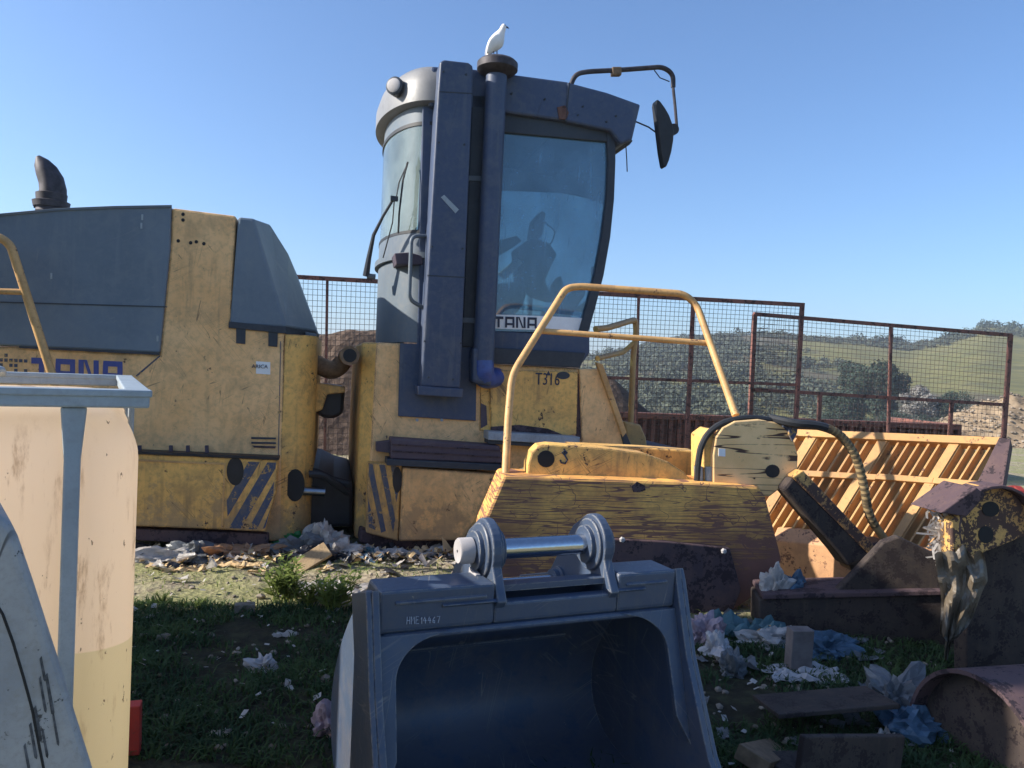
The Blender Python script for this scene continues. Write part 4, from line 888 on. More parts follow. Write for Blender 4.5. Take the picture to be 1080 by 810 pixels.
boxL('pallet', TANK, sT1-hw-.03, sT1+.012, -.02, 1.14, .20, .358, 'galv', TK, .01)
for a, b in ((sT1-hw, .1), (sT1-.16, .1), (sT1-hw, .9), (sT1-.16, .9)): boxL('foot', TANK, a, a+.14, b, b+.14, -.03, .2, 'galv', TK, .01)

# ------------------------------------------------------------------ grey hood-like cover at the lower left
GR = Plane(40, 0.95, 38)
gp = [(-330, 560), (-120, 535), (-20, 537), (0, 543), (13, 553), (20, 567), (37, 617), (53, 667), (67, 710), (80, 753), (98, 810), (130, 930), (150, 1100), (150, 1500), (-330, 1600)]
gpw = [(s, max(z, 0.0)) for s, z in (GR.sz(x, y) for x, y in gp)]
gd = slabL('machine_guard', GR, gpw, 0.0, .30, 'greyplastic', None, 0.014, seg=4)
tag(gd, 'dusty grey rounded machine guard in the lower left corner before the tank', 'guard')
tube('groove', [GR.at(x, y, .0) for x, y in ((-8, 630), (3, 648), (14, 678), (25, 715), (34, 748), (42, 790), (50, 830))], .0016, 'black', gd, 6)
for i, (x, y, l, w_) in enumerate(((44, 706, 22, 2.2), (50, 733, 40, 2.6), (43, 733, 34, 2.0), (38, 764, 34, 2.4), (57, 770, 30, 1.8), (33, 782, 34, 2.4), (27, 800, 26, 2.2), (46, 785, 26, 2.0))):
    q = [(x-w_, y-l/2), (x, y-l/2-3), (x+w_*.6+l*.15, y+l/2-2), (x+l*.17, y+l/2+2), (x-w_*.6+l*.14, y+l/2)]
    slab('worn_mark', GR, q, -.0008, .0, 'wornblack', gd, 0)

# ------------------------------------------------------------------ dozer blade with yellow grille
BLn, BLf = onY(1058, 463, 5.45), onY(838, 452.5, 6.40)
BD_ = (BLf-BLn); Lb = BD_.length; bd = BD_.normalized()
bn = Vector((bd.y, -bd.x, 0)).normalized()
if bn.y > 0: bn = -bn                                 # towards us and left
dn = (Vector((0, 0, -1))+bn*0.62).normalized()        # down the leaning grille
pn_ = bd.cross(dn).normalized()
if pn_.dot(bn) < 0: pn_ = -pn_
def bl(px, py, off=0.0):
    d = ray(px, py); p = BLn+pn_*off; return EYE+d*((p-EYE).dot(pn_)/d.dot(pn_))
def bslab(name, pts, off0, off1, mat, parent, bevel=.004):
    v, f = prism([bl(x, y, off0) for x, y in pts], pn_*(off1-off0)); return mk(name, v, f, mat, parent, bevel=bevel)
DB = empty('dozer_blade', (2.5, 5.0, 0), 'orange-yellow dozer blade with slatted grille lit by the sun', 'blade')
bslab('top_rail', [(828, 452), (1056, 461), (1052, 469), (828, 459)], .03, -.06, 'orange', DB)
for (xa, xb, ya, yb) in ((826, 925, 494.5, 500), (925, 985, 499, 503.5), (985, 1038, 503.5, 507.5)):
    bslab('mid_rail', [(xa, ya), (xb, yb), (xb-2, yb+6), (xa-2, ya+6)], .02, -.02, 'orange', DB)
xs_ = list(np.arange(786, 1051, 10.8))
for i, x in enumerate(xs_):
    yt = 459+(x-840)*.042
    if i in (6, 13, 20): wd, th = 11, .03
    else: wd, th = 2.5, .0
    L_ = 114; bslab('slat' if wd < 6 else 'rib', [(x, yt), (x+wd, yt), (x+wd-L_*.62, yt+L_), (x-L_*.62, yt+L_)], th*.4, -.13, 'orange', DB, .002)
bslab('end_plate', [(1054, 461), (1066, 463), (1058, 512), (1000, 600), (985, 600)], .06, -.06, 'darkrust', DB)
# mouldboard below the grille
lo = [bl(x, y, 0) for x, y in ((800, 575), (1000, 590))]
mb_t = [bl(820, 556, .0), bl(890, 562, .0), bl(1010, 585, .0)]
mb_m = [p+dn*.10+bn*.05 for p in mb_t]; mb_b = [Vector((p.x, p.y, -.05))+bn*.10 for p in mb_t]
V = mb_t+mb_m+mb_b; V += [p-bn*.05 for p in V]
Fc = [[0, 1, 4, 3], [1, 2, 5, 4], [3, 4, 7, 6], [4, 5, 8, 7]]; Fc += [[i+9 for i in q[::-1]] for q in Fc]
Fc += [[0, 9, 10, 1], [1, 10, 11, 2], [0, 3, 12, 9], [3, 6, 15, 12], [2, 11, 14, 5], [5, 14, 17, 8], [6, 7, 16, 15], [7, 8, 17, 16]]
mk('mouldboard', V, Fc, 'mould', DB, bevel=.01)
# push beam in front (dark rusty box) and side plate with bracket
BM = Plane(800, 4.75, -8)
pb_ = slab('push_beam', BM, [(800, 632), (860, 629), (960, 627), (1012, 627), (1012, 712), (980, 712), (900, 690), (800, 668)], 0.0, .30, 'mudrust', DB, .012)
slab('beam_flange', BM, [(804, 627), (862, 625.5), (960, 623.5), (1000, 623), (1000, 628), (804, 632.5)], -.02, .34, 'darkrust', DB, .006)
slab('gusset', BM, [(880, 626), (902, 604), (932, 572), (948, 566), (1000, 590), (1012, 626)], .04, .12, 'mudrust', DB, .01)
ED = Plane(1040, 4.05, 6)
ep = slab('side_plate', ED, [(1018, 590), (1040, 572), (1080, 558), (1200, 540), (1200, 715), (1019, 713)], .0, .10, 'mudrust', DB, .01)
br = slab('pivot_bracket', ED, [(1003, 585), (1001, 548), (1007, 530), (1018, 518), (1034, 512), (1052, 513), (1070, 521), (1082, 535), (1088, 556), (1080, 566), (1040, 582), (1018, 592)], -.10, .0, 'blotchy', DB, .008)
bt_ = []
for a in range(-200, 21, 14):
    bt_.append((1046+44*math.cos(R(a)), 556+46*math.sin(R(a))))
rim = [ED.at(x, y, -.10) for x, y in bt_]
V = [p for p in rim]+[p+ED.n*.16 for p in rim]
cx_ = ED.at(1046, 556, -.10)
V += [cx_+(p-cx_)*.93 for p in rim]+[cx_+(p-cx_)*.93+ED.n*.16 for p in rim]; n = len(rim)
V = [p-ED.n*.06 for p in V]
Fc = []
for i in range(n-1): Fc += [[i, i+1, n+i+1, n+i], [2*n+i, 3*n+i, 3*n+i+1, 2*n+i+1], [i, 2*n+i, 2*n+i+1, i+1], [n+i, n+i+1, 3*n+i+1, 3*n+i]]
Fc += [[0, n, 3*n, 2*n], [n-1, 3*n-1, 4*n-1, 2*n-1]]
mk('bracket_flange', V, Fc, 'darkrust', br, bevel=.003)
slab('flange_tongue', ED, [(992, 541), (1030, 514), (1040, 522), (1020, 545)], -.2, .05, 'darkrust', br, .006)
slab('bracket_hole', ED, circ(1045, 537, 9, 8), -.104, -.08, 'black', br, 0); slab('bracket_hole', ED, circ(1040, 564, 8, 9), -.104, -.08, 'black', br, 0)
slab('bracket_edge', ED, [(1003, 548), (1012, 542), (1018, 560), (1014, 586), (1004, 590)], -.16, -.10, 'blotchy', br, .01)

# rag hanging over the bracket
V = []; Fc = []; nu, nv = 14, 26
for k in (0, 1):
    for i in range(nv+1):
        w = i/nv
        cxp = 1012-8*w+(6*math.sin(w*5)); wid = (26 if w < .25 else 26-(w-.25)*30) * (1 if w < .78 else .35)
        for j_ in range(nu+1):
            u = j_/nu-.5
            ph = math.sin(u*14+w*3)*.02+noise.noise(Vector((u*5, w*6, 2)))*.05
            p = ED.at(cxp+u*wid*2, 578+w*118+14*abs(u)*(1-w)+8*noise.noise(Vector((u*6, w*4, 9))), -.19+ph-.03*math.sin(w*3))
            V.append(p+ED.n*(.004*k))
m = (nu+1)*(nv+1); ix = lambda k, i, j: k*m+i*(nu+1)+j
for i in range(nv):
    for j in range(nu):
        Fc += [[ix(0, i, j), ix(0, i+1, j), ix(0, i+1, j+1), ix(0, i, j+1)], [ix(1, i, j), ix(1, i, j+1), ix(1, i+1, j+1), ix(1, i+1, j)]]
rag = mk('rag', V, Fc, 'ragcloth', None); tag(rag, 'torn dirty rag hanging from the yellow pivot bracket', 'rag')
V = []; Fc = []
for i in range(120):
    p = ED.at(995+random.gauss(0, 6), 560+random.gauss(0, 18), -.1+random.random()*.15); d = Vector((random.gauss(0, 1), random.gauss(0, .6), random.gauss(-.3, 1))).normalized()*random.uniform(.04, .12); b = d.cross(Vector((random.random(), 1, random.random()))).normalized()*.006; k = len(V)
    q = p+d*.5+b*4*random.gauss(0, 1)
    V += [p-b, p+b, q+b, q-b, p+d+b, p+d-b]; Fc += [[k, k+1, k+2, k+3], [k+3, k+2, k+4, k+5]]
tag(mk('plastic_shreds', V, Fc, 'bagwhite', None), 'tangle of pale plastic shreds caught beside the yellow pivot bracket', 'shreds', kind='stuff')
# rusty steel pipe bottom right
PI_ = Plane(1020, 3.15, -22)
ctr = PI_.at(1024, 802, 0); rad = (PI_.at(1024, 711, 0)-ctr).length
ax = (PI_.n*0.9+PI_.d*.42).normalized(); ax.z = 0
pts = []
lathe_p = [(0, rad), (.9, rad), (.9, rad-.02), (.004, rad-.02)]
ctr.z = max(ctr.z, .02)
ax = Vector((.97, .24, 0)).normalized()
u = ax.cross(Vector((0, 0, 1))).normalized(); V = []; seg = 48
for h, r in ((0, rad), (1.0, rad), (1.0, rad-.018), (.0, rad-.018)):
    V += [ctr+ax*h+(u*math.cos(2*math.pi*j/seg)+Vector((0, 0, 1))*math.sin(2*math.pi*j/seg))*r for j in range(seg)]
Fc = []
for r in range(4): Fc += [[r*seg+j, r*seg+(j+1) % seg, ((r+1) % 4)*seg+(j+1) % seg, ((r+1) % 4)*seg+j] for j in range(seg)]
o = mk('steel_drum', V, Fc, 'darkrust', None, smooth=True); sharp(o); tag(o, 'wide rusty half-buried steel drum at the lower right corner', 'drum')
lathe('pipe_bulkhead', ctr+ax*.07, ax, [(0, .01), (0, rad-.02), (.02, rad-.02)], 'mudrust', o, 32)

# ------------------------------------------------------------------ mesh fence
def wires(name, P, t, corners, nx, ny, r, parent, mat):
    """grid of wires inside four px corners tl,tr,br,bl"""
    tl, tr, br_, bl_ = [P.at(x, y, t) for x, y in corners]; V = []; Fc = []
    def bar(a, b, off):
        k = len(V); d = (b-a).normalized(); w = P.n*r; q = d.cross(P.n).normalized()*r; a = a+P.n*off; b = b+P.n*off
        V.extend([a+w, a+q, a-w, a-q, b+w, b+q, b-w, b-q]); Fc.extend([[k+i, k+(i+1) % 4, k+4+(i+1) % 4, k+4+i] for i in range(4)])
    for i in range(1, nx): u = i/nx; bar(tl.lerp(tr, u), bl_.lerp(br_, u), 0)
    for j in range(1, ny): u = j/ny; bar(tl.lerp(bl_, u), tr.lerp(br_, u), 2*r)
    o = big(name, [tuple(v) for v in V], Fc, mat, parent); o['kind'] = 'stuff'; return o
def bar_px(name, P, a, b, wm, dm, parent, mat='fence_steel', t=0.0):
    p, q = P.at(*a, t), P.at(*b, t); d = (q-p).normalized(); s = d.cross(P.n).normalized()*wm/2
    v, f = prism([p-s, p+s, q+s, q-s], P.n*dm); return mk(name, v, f, mat, parent, bevel=.004)
zgr = lambda P, px, t=0.0: None
def ground_px(P, px, t=0.0):      # pixel row where the plane meets the ground under px
    lo, hi = 400, 900
    for _ in range(40):
        mid = (lo+hi)/2
        if P.at(px, mid, t).z > -.05: lo = mid
        else: hi = mid
    return lo
FA = empty('mesh_fence_panel', FEA.at(600, ground_px(FEA, 600)), 'tall rusty mesh fence panel running behind the cab', 'fence panel', 'rusty mesh fence panels')
bar_px('top_rail', FEA, (180, 284.5), (849, 321.5), .06, .06, FA)
for x, xb in ((310, 309), (345, 343), (445, 440), (560, 556), (674, 671), (732, 724), (847, 838)):
    yt = 284.5+(x-180)*37/669
    g = ground_px(FEA, xb-2)
    thin = x in (674, 345)
    bar_px('post', FEA, (x, yt), (xb-(g-480)*.05, g), .035 if thin else .06, .05, FA, t=.002)
bar_px('mid_rail', FEA, (560, 395), (842, 406), .045, .04, FA, t=.01)
bar_px('mid_rail', FEA, (180, 380), (445, 388), .045, .04, FA, t=.01)
wires('wire_mesh', FEA, .03, [(180, 285), (848, 322), (836, 470), (178, 500)], 138, 34, .0032, FA, 'wire')
FB = empty('mesh_fence_panel', FEB.at(930, ground_px(FEB, 930)), 'lower rusty mesh fence panel above the yellow grille', 'fence panel', 'rusty mesh fence panels')
bar_px('top_rail', FEB, (796, 331), (1068, 353.5), .06, .06, FB)
for x, xb, w in ((797, 789, .07), (941, 937, .04), (1067, 1057, .08)):
    yt = 331+(x-797)*22/270; g = ground_px(FEB, xb-2); bar_px('post', FEB, (x, yt), (xb-(g-500)*.05, g), w, .05, FB, t=.002)
for x in (866, 1005): bar_px('short_post', FEB, (x, 416+(x-866)*.06), (x-5, 500), .055, .05, FB, t=.004)
bar_px('mid_rail', FEB, (796, 411), (1064, 427), .055, .04, FB, t=.01)
wires('wire_mesh', FEB, .03, [(797, 331), (1067, 353), (1057, 500), (790, 480)], 58, 31, .0032, FB, 'wire')
# corrugated rusty bin side behind the fence
bn_ = empty('scrap_bin', FEA.L(3, 1.2, 0), 'low rusty corrugated steel scrap bin behind the fence', 'bin')
CB = Plane(800, 13.0, 5)
sa, za = CB.sz(650, 434); sb_, zb_ = CB.sz(1012, 464)
boxL('bin_wall', CB, sa, sb_, .05, .12, -.1, za, 'fence_steel', bn_, .01); boxL('bin_rim', CB, sa, sb_, -.05, .1, za-.10, za, 'fence_steel', bn_, .01)
s = sa
pm = None
while s < sb_-.05:
    if pm is None: pm = boxL('bin_rib', CB, s, s+.07, -.02, .05, -.1, za-.1, 'fence_steel', bn_, 0)
    else:
        q = pm.copy(); COL.objects.link(q); q.parent = bn_; q.location = pm.location+CB.d*(s-sa)
    s += .15
for e in (sa, sb_-.06): boxL('bin_end', CB, e, e+.06, .12, 2.0, -.1, za, 'fence_steel', bn_, .01)

# ------------------------------------------------------------------ unseen boxes added out of frame at the left to shade the foreground
for i, (zz, lab) in enumerate(((0.0, 'added shade blocker out of view at the far left, lower of two'), (2.3, 'added shade blocker out of view at the far left, upper of two'))):
    b = empty('shade_blocker', (-6.0, 3.25, zz), lab, 'shade blocker', 'stacked shade blockers')
    def bxw(nm, x0, x1, y0, y1, z0_, z1_):
        v, f = prism([Vector((x0, y0, z0_)), Vector((x1, y0, z0_)), Vector((x1, y1, z0_)), Vector((x0, y1, z0_))], Vector((0, 0, z1_-z0_))); return mk(nm, v, f, 'blocker_green', b, bevel=.01)
    bxw('floor', -7, -5, 2.35, 4.15, zz+.02, zz+.1)
    for nm, a in (('side_wall', (-7, -5, 2.3, 2.35)), ('side_wall', (-7, -5, 4.15, 4.2)), ('end_wall', (-7.05, -7, 2.3, 4.2)), ('end_wall', (-5, -4.95, 2.3, 4.2))): bxw(nm, *a, zz, zz+2.3)
    for x in (-6.6, -6.0, -5.4): bxw('rib', x, x+.1, 2.24, 2.3, zz+.1, zz+2.2)


# ------------------------------------------------------------------ trees, scrub
def leafcloud(centres, radii, n_each, size, squash=0.85):
    """leaf quads scattered through ellipsoidal clumps -> arrays"""
    C = np.repeat(np.asarray(centres), n_each, 0); Rr = np.repeat(np.asarray(radii), n_each)
    n = len(C); d = rng.normal(size=(n, 3)); d /= np.linalg.norm(d, axis=1)[:, None]
    r = Rr*(0.55+0.5*rng.random(n)); P = C+d*r[:, None]*np.array([1, 1, squash])
    a = rng.normal(size=(n, 3)); a -= d*(a*d).sum(1)[:, None]*0.6; a /= np.linalg.norm(a, axis=1)[:, None]
    b = np.cross(a, d+0.5*rng.normal(size=(n, 3))); b /= np.linalg.norm(b, axis=1)[:, None]
    s = (size*(0.6+0.8*rng.random(n)))[:, None] if np.isscalar(size) else (np.repeat(size, n_each)*(0.6+0.8*rng.random(n)))[:, None]
    V = np.stack([P-a*s, P+b*s*.6, P+a*s, P-b*s*.6], 1).reshape(-1, 3)
    return V, np.arange(n*4).reshape(-1, 4)
def tree(px, py, Y, h, w, mat, label, group='trees on the valley floor beyond the fence'):
    b = onY(px, py, Y); b.z = gz(b.x, b.y)-.2
    t = empty('valley_tree', b, label, 'tree', group)
    tp_ = b+Vector((0, 0, h*.55))
    tube('trunk', [b, b+Vector((w*.03, 0, h*.25)), tp_], [h*.035, h*.028, h*.012], 'bark', t, 8)
    nb = 16; cs_ = []; rs_ = []
    for i in range(nb):
        a = random.random()*6.28; rr = random.random()**.5*w*.36; zz = h*(.30+.55*random.random())
        k = 1-abs(zz/h-.5)*1.1
        cs_.append((b.x+rr*k*math.cos(a), b.y+rr*k*math.sin(a), b.z+zz)); rs_.append(w*random.uniform(.12, .22))
    for i in range(0, nb, 3):
        tube('limb', [b+Vector((0, 0, h*.3)), Vector(cs_[i])], [h*.014, h*.005], 'bark', t, 5)
    V, Fc = leafcloud(cs_, rs_, 520, h*.019)
    big('crown', V, Fc, mat, t)
tree(925, 440, 118, 12, 11, 'treeleaf', 'tallest dark green tree in the valley, left of the bare grey tree')
tree(888, 450, 110, 8, 9, 'treeleaf', 'broad dark green tree at the left end of the valley trees')
tree(903, 436, 128, 11, 8, 'treeleaf', 'dark green tree behind the broad one at the left')
tree(965, 440, 112, 8.0, 6.5, 'paletree', 'pale grey bare tree in the middle of the valley trees')
tree(1003, 440, 116, 7.2, 8, 'treeleaf', 'rounded dark green tree right of the bare grey tree')
tree(950, 458, 104, 5.0, 9, 'treeleaf', 'low dark green bush-like tree in front of the bare grey tree')
tree(985, 452, 106, 4.0, 6, 'treeleaf', 'small dark green tree between the bare tree and the rubble heap')
cs_ = []; rs_ = []
for i in range(3000):
    Y = 125+random.random()**.8*215; px = random.uniform(560, 1110)
    p = onY(px, 400, Y); d = float(vnoise(np.array(p.x), np.array(p.y*.5), .03, 11))*.6+float(vnoise(np.array(p.x), np.array(p.y), .08, 12))*.4
    right = (px-900)/180
    thr = .42 if px < 880 else (.62 if Y < 285 else .36)
    if d < thr: continue
    for q in range(random.choice((1, 2, 3))):
        x, y = p.x+random.gauss(0, 3), p.y+random.gauss(0, 3); r = random.uniform(.7, 2.1); cs_.append((x, y, gz(x, y)+r*.5)); rs_.append(r)
V, Fc = leafcloud(cs_, rs_, 60, np.array(rs_)*.22, .75)
o = big('hillside_scrub', V, Fc, 'scrub'); tag(o, 'grey-green scrub covering the far hillside', 'scrub', kind='stuff')
cs_ = []; rs_ = []
for i in range(130):                                # scrub band along the foot of the valley and skyline trees
    px = random.uniform(840, 1000); Y = random.uniform(70, 125); p = onY(px, 400, Y); r = random.uniform(.6, 1.6); cs_.append((p.x, p.y, gz(p.x, p.y)+r*.4)); rs_.append(r)
for i in range(90):
    px = random.choice((random.uniform(560, 1100), random.gauss(945, 12), random.uniform(1000, 1100))); Y = random.uniform(322, 338); p = onY(px, 350, Y); r = random.uniform(1.2, 3.2); cs_.append((p.x, p.y, gz(p.x, p.y)+r*.6)); rs_.append(r)
V, Fc = leafcloud(cs_, rs_, 90, np.array(rs_)*.17, .9)
o = big('valley_bushes', V, Fc, 'treeleaf'); tag(o, 'dark bushes along the valley floor and skyline', 'bushes', kind='stuff')

# ------------------------------------------------------------------ rubble on the heap, pebbles on the ground
def stones(name, pts, sizes, mat, label, cat, jit=.35):
    bm = bmesh.new(); bmesh.ops.create_icosphere(bm, subdivisions=1, radius=1); B = np.array([v.co[:] for v in bm.verts]); Fb = np.array([[v.index for v in f.verts] for f in bm.faces]); bm.free()
    V = []; Fc = []
    for i, (p, s) in enumerate(zip(pts, sizes)):
        q = B*(1+jit*(rng.random(B.shape)-.5)*2)*np.array([1, .8, .65])*s; a = random.random()*6.28
        R2 = np.array([[math.cos(a), -math.sin(a), 0], [math.sin(a), math.cos(a), 0], [0, 0, 1]])
        V.append(q@R2.T+np.array(p)); Fc.append(Fb+i*len(B))
    o = big(name, np.concatenate(V), np.concatenate(Fc), mat); return tag(o, label, cat, kind='stuff')
pts = []; sz = []
hm = hp.data; hv = [v.co+hp.location for v in hm.vertices if v.co.y+hp.location.y < 25.5 and v.co.z+hp.location.z > -.7]
for v in random.sample(hv, min(1400, len(hv))): pts.append((v.x+random.gauss(0, .04), v.y, v.z+.02)); sz.append(random.uniform(.02, .07))
stones('heap_stones', pts, sz, 'rock', 'loose stones covering the rubble heap', 'stones')
pts = []; sz = []
for i in range(2600):
    x, y = random.uniform(-3.2, 4.5), random.uniform(3.0, 9.5); s = random.uniform(.006, .022)*(2 if random.random() < .06 else 1)
    pts.append((x, y, gz(x, y)+s*.3)); sz.append(s)
for i in range(700):
    x, y = random.uniform(4.2, 9), random.uniform(6.5, 12); s = random.uniform(.02, .09); pts.append((x, y, gz(x, y)+s*.3)); sz.append(s)
stones('ground_stones', pts, sz, 'rock', 'small stones scattered over the yard ground', 'stones')

# ------------------------------------------------------------------ grass and weeds
def blades(spots, h0, h1, w, lean):
    n = len(spots); S = np.asarray(spots); a = rng.random(n)*6.283; h = h0+(h1-h0)*rng.random(n)**1.5
    dx = np.stack([np.cos(a), np.sin(a), np.zeros(n)], 1); sd = np.stack([-np.sin(a), np.cos(a), np.zeros(n)], 1)*w
    up = np.array([0, 0, 1.0]); le = lean*(0.3+rng.random(n))
    m = S+dx*(h*le*.4)[:, None]+up*(h*.6)[:, None]; t = S+dx*(h*le)[:, None]+up*(h*(1-.3*le))[:, None]
    V = np.stack([S-sd, S+sd, m+sd*.8, m-sd*.8, t], 1).reshape(-1, 3); I = np.arange(n)*5
    Fc = [[i, i+1, i+2, i+3] for i in I]+[[i+3, i+2, i+4] for i in I]; return V, Fc
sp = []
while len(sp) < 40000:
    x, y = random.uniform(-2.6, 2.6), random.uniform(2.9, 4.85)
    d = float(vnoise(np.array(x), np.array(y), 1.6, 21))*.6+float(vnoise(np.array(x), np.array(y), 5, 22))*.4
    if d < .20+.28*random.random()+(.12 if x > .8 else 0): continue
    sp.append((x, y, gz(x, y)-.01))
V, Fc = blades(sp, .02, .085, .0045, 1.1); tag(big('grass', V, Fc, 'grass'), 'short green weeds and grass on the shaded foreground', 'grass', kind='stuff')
sp = []
while len(sp) < 9000:
    x, y = random.uniform(-3.2, 4.8), random.uniform(4.6, 9.0)
    d = float(vnoise(np.array(x), np.array(y), 1.2, 23))
    if d < .45+.2*random.random(): continue
    sp.append((x, y, gz(x, y)-.01))
V, Fc = blades(sp, .015, .055, .004, 1.0); tag(big('dry_grass', V, Fc, 'weed'), 'sparse yellow-green grass on the sunlit ground by the machine', 'grass', kind='stuff')
def weed(px, py, h, n, label):
    b = G(px, py); t = empty('weed_plant', b, label, 'weed', 'weeds between the tank and the bucket')
    for i in range(n):
        a = random.random()*6.28; l = h*random.uniform(.6, 1.1); ln = random.uniform(.15, .7)
        p0 = b+Vector((random.gauss(0, h*.12), random.gauss(0, h*.12), -.01)); p2 = p0+Vector((math.cos(a)*l*ln, math.sin(a)*l*ln, l)); p1 = (p0+p2)/2+Vector((0, 0, l*.12))
        stem = tube('stem', [p0, p1, p2], [.004, .003, .001], 'weed', t, 5)
        V = []; Fc = []
        for k in range(14):
            u = .2+.8*k/13; p = p0.lerp(p1, u*2) if u < .5 else p1.lerp(p2, u*2-1); an = k*2.4+random.random()
            d = Vector((math.cos(an), math.sin(an), .35)); L_ = h*.30*(1.15-u*.6); w = d.cross(Vector((0, 0, 1))).normalized()*L_*.2; q = len(V)
            V += [p, p+d*L_*.5+w, p+d*L_, p+d*L_*.5-w]; Fc.append([q, q+1, q+2, q+3])
        o = big('leaves', [tuple(v) for v in V], Fc, 'weed', stem)
weed(300, 634, .30, 26, 'tall leafy weed at the edge of the sunlit ground, left of two')
weed(352, 644, .27, 22, 'leafy weed right beside the left edge of the bucket')
weed(326, 640, .20, 18, 'low weed between the two taller weeds')
weed(172, 637, .09, 9, 'low bright weed close to the tank')
weed(210, 640, .07, 8, 'small bright weed right of the low weed by the tank')

# ------------------------------------------------------------------ litter
def P3(px, py, dz=0.0): return G(px, py, dz)
LT = [ # kind, px, py, size (w,d,h), mat, label
 ('b', 178, 590, (.30, .12, .10), 'bagwhite', 'crumpled white bag under the rear of the machine'),
 ('b', 205, 588, (.22, .14, .12), 'baggrey', 'grey crumpled plastic bag under the machine, second from the tank'),
 ('b', 232, 586, (.16, .12, .08), 'bagbrown', 'brown crumpled wrapper under the step box'),
 ('b', 263, 584, (.26, .10, .09), 'bagbrown', 'long pale brown sack below the hazard stripes'),
 ('b', 343, 582, (.16, .12, .22), 'bagwhite', 'tall white crumpled bag below the articulation joint'),
 ('b', 325, 584, (.24, .12, .13), 'baggrey', 'grey plastic heap below the articulation joint'),
 ('b', 312, 577, (.16, .08, .10), 'baggreen', 'green plastic scrap just left of the articulation joint'),
 ('b', 360, 587, (.18, .12, .10), 'bagwhite', 'white crumpled sheet left of the teal bag'),
 ('b', 389, 585, (.11, .07, .055), 'bagteal', 'small teal plastic bag below the front hazard stripes'),
 ('s', 382, 592, (.30, .14, .05), 'bagblue', 'pale blue film below the teal bag'),
 ('s', 425, 586, (.5, .12, .05), 'bagwhite', 'long white strip below the yellow side box'),
 ('b', 330, 592, (.20, .10, .10), 'bagdark', 'black plastic piece behind the timber offcut'),
 ('s', 345, 622, (.62, .32, .06), 'bagwhite', 'white sheet on the sunlit ground left of the bucket'),
 ('s', 300, 616, (.16, .1, .04), 'bagwhite', 'small white scrap behind the tall weed'),
 ('s', 195, 600, (.3, .12, .04), 'cardboard', 'flat cardboard piece in front of the white bags'),
 ('s', 250, 596, (.4, .12, .04), 'cardboard', 'flat brown cardboard under the hazard stripes'),
 ('b', 346, 772, (.07, .06, .09), 'bagpink', 'crumpled pinkish scrap beside the bucket in the shade'),
 ('b', 278, 706, (.06, .05, .06), 'palegrey', 'rounded pale lump in the shaded grass'),
 ('s', 232, 775, (.08, .05, .02), 'bagwhite', 'little white scrap in the shaded grass'),
 ('s', 300, 672, (.12, .05, .02), 'bagwhite', 'thin pale scrap at the back of the shaded grass'),
 ('b', 745, 678, (.10, .08, .12), 'bagpink', 'pale torn paper heap beside the right edge of the bucket'),
 ('b', 757, 692, (.08, .08, .11), 'palegrey', 'pale broken lump right of the bucket'),
 ('b', 772, 708, (.07, .06, .10), 'baggrey', 'grey plastic cup-like scrap right of the bucket'),
 ('s', 790, 672, (.42, .22, .10), 'bagteal', 'teal plastic film under the push arm'),
 ('b', 812, 680, (.20, .12, .08), 'bagwhite', 'white crumpled bag under the push arm next to the teal film'),
 ('b', 808, 676, (.06, .05, .07), 'orange', 'small yellow wrapper on the white bag under the push arm'),
 ('b', 868, 690, (.20, .12, .10), 'bagblue', 'dark blue bag under the push beam'),
 ('b', 945, 752, (.17, .14, .17), 'baggrey', 'grey translucent bag left of the rusty drum'),
 ('b', 962, 775, (.15, .12, .10), 'bagblue', 'pale blue bag against the rusty drum'),
 ('s', 930, 790, (.14, .1, .04), 'bagwhite', 'white scrap in front of the blue bag'),
 ('s', 850, 712, (.4, .2, .04), 'palegrey', 'pale film lying on the ground below the push beam'),
 ('b', 815, 655, (.08, .06, .07), 'baggrey', 'grey crumple under the right end of the push arm'),
 ('b', 1072, 545, (.4, .3, .25), 'redpaint', 'red plastic lump behind the pivot bracket'),
]
for i, (kd, px, py, sz_, mt, lab) in enumerate(LT):
    p = P3(px, py)
    cat = 'bag' if ' bag' in lab else ('sack' if 'sack' in lab else 'scrap')
    nm = 'plastic_bag' if cat == 'bag' else ('sack' if cat == 'sack' else 'litter_scrap')
    if kd == 'b': crumple(nm, (p.x, p.y, p.z-.01), sz_, mt, lab, cat, i+3, random.random()*3*0+.2, .55, 4)
    else: sheet(nm, (p.x, p.y, p.z), sz_[0], sz_[1], mt, lab, cat, i+3, random.uniform(-.3, .3), sz_[2])
# bag on the push beam
bp1 = BM.at(826, 628, .12)
crumple('plastic_bag', (bp1.x-.05, bp1.y, bp1.z-.02), (.09, .07, .13), 'bagwhite', 'silvery white bag lying on the push beam', 'bag', 51, .3, .6)
crumple('plastic_bag', (bp1.x+.07, bp1.y+.05, bp1.z-.02), (.12, .07, .11), 'bagblue', 'bright blue bag lying on the push beam beside the white bag', 'bag', 52, .3, .6)
def plank(name, px, py, l, w, h, rz, rx, mat, label, cat, ry=0.0, dz=0.0):
    p = P3(px, py, dz); v = [Vector((x, y, z)) for z in (0, h) for x, y in ((-l/2, -w/2), (l/2, -w/2), (l/2, w/2), (-l/2, w/2))]
    m_ = Matrix.Rotation(rz, 3, 'Z')@Matrix.Rotation(ry, 3, 'Y')@Matrix.Rotation(rx, 3, 'X'); v = [p+m_@q for q in v]
    return tag(mk(name, v, [[0, 3, 2, 1], [4, 5, 6, 7], [0, 1, 5, 4], [1, 2, 6, 5], [2, 3, 7, 6], [3, 0, 4, 7]], mat, None, bevel=.004), label, cat)
plank('timber_offcut', 330, 598, .26, .13, .03, .5, .7, 'timber', 'pale timber offcut leaning in the rubbish below the joint', 'timber', -.5, .06)
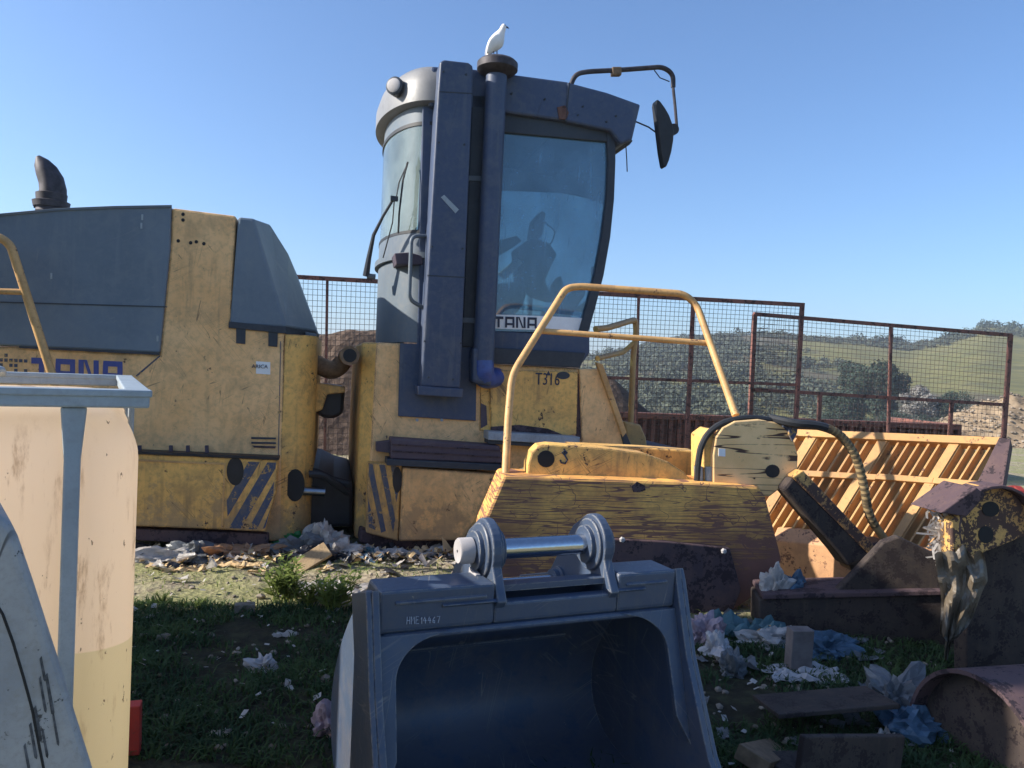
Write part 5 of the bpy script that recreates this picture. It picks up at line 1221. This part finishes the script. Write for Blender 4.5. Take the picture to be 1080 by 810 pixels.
plank('broken_brick', 841, 706, .12, .08, .24, .1, .05, 'block', 'pale upright block under the push beam', 'block')
plank('steel_plate', 868, 770, .55, .28, .02, .1, -.12, 'mudrust', 'rusty flat steel plate lying between the bucket and the drum', 'plate', -.08, .12)
plank('timber_block', 806, 806, .42, .13, .06, .95, .25, 'skinbeige', 'dusty timber block under the rusty flat plate', 'timber', .3)
pa_ = P3(876, 815, .0); m_ = Matrix.Rotation(.35, 3, 'Z')@Matrix.Rotation(.12, 3, 'Y')
v, f = prism([pa_+m_@Vector((-.28, y, z)) for y, z in ((-.13, 0), (.12, 0), (.12, .03), (-.10, .03), (-.10, .20), (-.13, .20))], m_@Vector((.5, 0, 0)))
tag(mk('angle_iron', v, f, 'mudrust', None, bevel=.006), 'rusty angle iron lying below the flat steel plate', 'angle iron')
plank('red_board', 133, 800, .10, .05, .20, .3, .1, 'redpaint', 'red board standing just behind the bulk tank', 'board')
plank('broken_stone', 258, 646, .12, .07, .06, .3, 0, 'rock', 'brown stone at the shadow edge left of the tall weed', 'stone')
for gi, (mt, cnt, lab) in enumerate((('bagwhite', 190, 'small torn white plastic pieces strewn along the foot of the machine'), ('cardboard', 150, 'small torn brown paper pieces strewn along the foot of the machine'), ('bagdark', 130, 'small black plastic shreds strewn along the foot of the machine'), ('baggrey', 40, 'small grey torn pieces strewn in the shade right of the bucket'))):
    V = []; Fc = []
    for i in range(cnt):
        if gi < 3: q_ = onZ(random.uniform(140, 500), 580+abs(random.gauss(0, 9)), 0)
        else: q_ = onZ(random.uniform(735, 960), random.uniform(655, 790), 0)
        w_ = random.uniform(.02, .075); n_ = 4; a = random.random()*6.28; tl = (random.gauss(0, .5), random.gauss(0, .5)); k0_ = len(V)
        for u in range(n_+1):
            for v_ in range(n_+1):
                x, y = (u/n_-.5)*w_*2, (v_/n_-.5)*w_*random.uniform(.9, 1.3)
                z = abs(x*tl[0]+y*tl[1])+.35*w_*noise.noise(Vector((u*.9, v_*.9, i)))
                V.append((q_.x+x*math.cos(a)-y*math.sin(a), q_.y+x*math.sin(a)+y*math.cos(a), gz(q_.x, q_.y)+.012+abs(z)))
        for u in range(n_):
            for v_ in range(n_): b_ = k0_+u*(n_+1)+v_; Fc.append([b_, b_+n_+1, b_+n_+2, b_+1])
    tag(big('litter_pieces', V, Fc, mt), lab, 'litter', kind='stuff')
V = []; Fc = []
for i in range(420):
    x, y = random.uniform(-2.4, 2.6), random.uniform(3.0, 6.3); s_ = random.uniform(.004, .018); a = random.random()*6.28; z = gz(x, y)+.012+random.random()*.02; q = len(V)
    d = Vector((math.cos(a), math.sin(a), random.gauss(0, .4)))*s_; e = Vector((-math.sin(a), math.cos(a), random.gauss(0, .4)))*s_*random.uniform(.4, 1)
    c = Vector((x, y, z)); V += [c-d-e, c+d-e, c+d+e, c-d+e]; Fc.append([q, q+1, q+2, q+3])
tag(big('litter_flecks', [tuple(v) for v in V], Fc, 'bagwhite'), 'tiny white litter flecks scattered over the ground', 'litter', kind='stuff')

# ------------------------------------------------------------------ air
v, f = prism([Vector((-760, -60, -14)), Vector((760, -60, -14)), Vector((760, 1100, -14)), Vector((-760, 1100, -14))], Vector((0, 0, 64)))
t = NT('haze'); t.t.links.new(t.n('ShaderNodeVolumePrincipled', {'Color': (.80, .88, 1, 1), 'Density': 0.0006, 'Anisotropy': 0.2}).outputs[0], t.out.inputs['Volume']); M['haze'] = t.m
tag(mk('haze', v, f, 'haze', None), 'thin pale haze in the air over the valley', 'haze', kind='stuff')
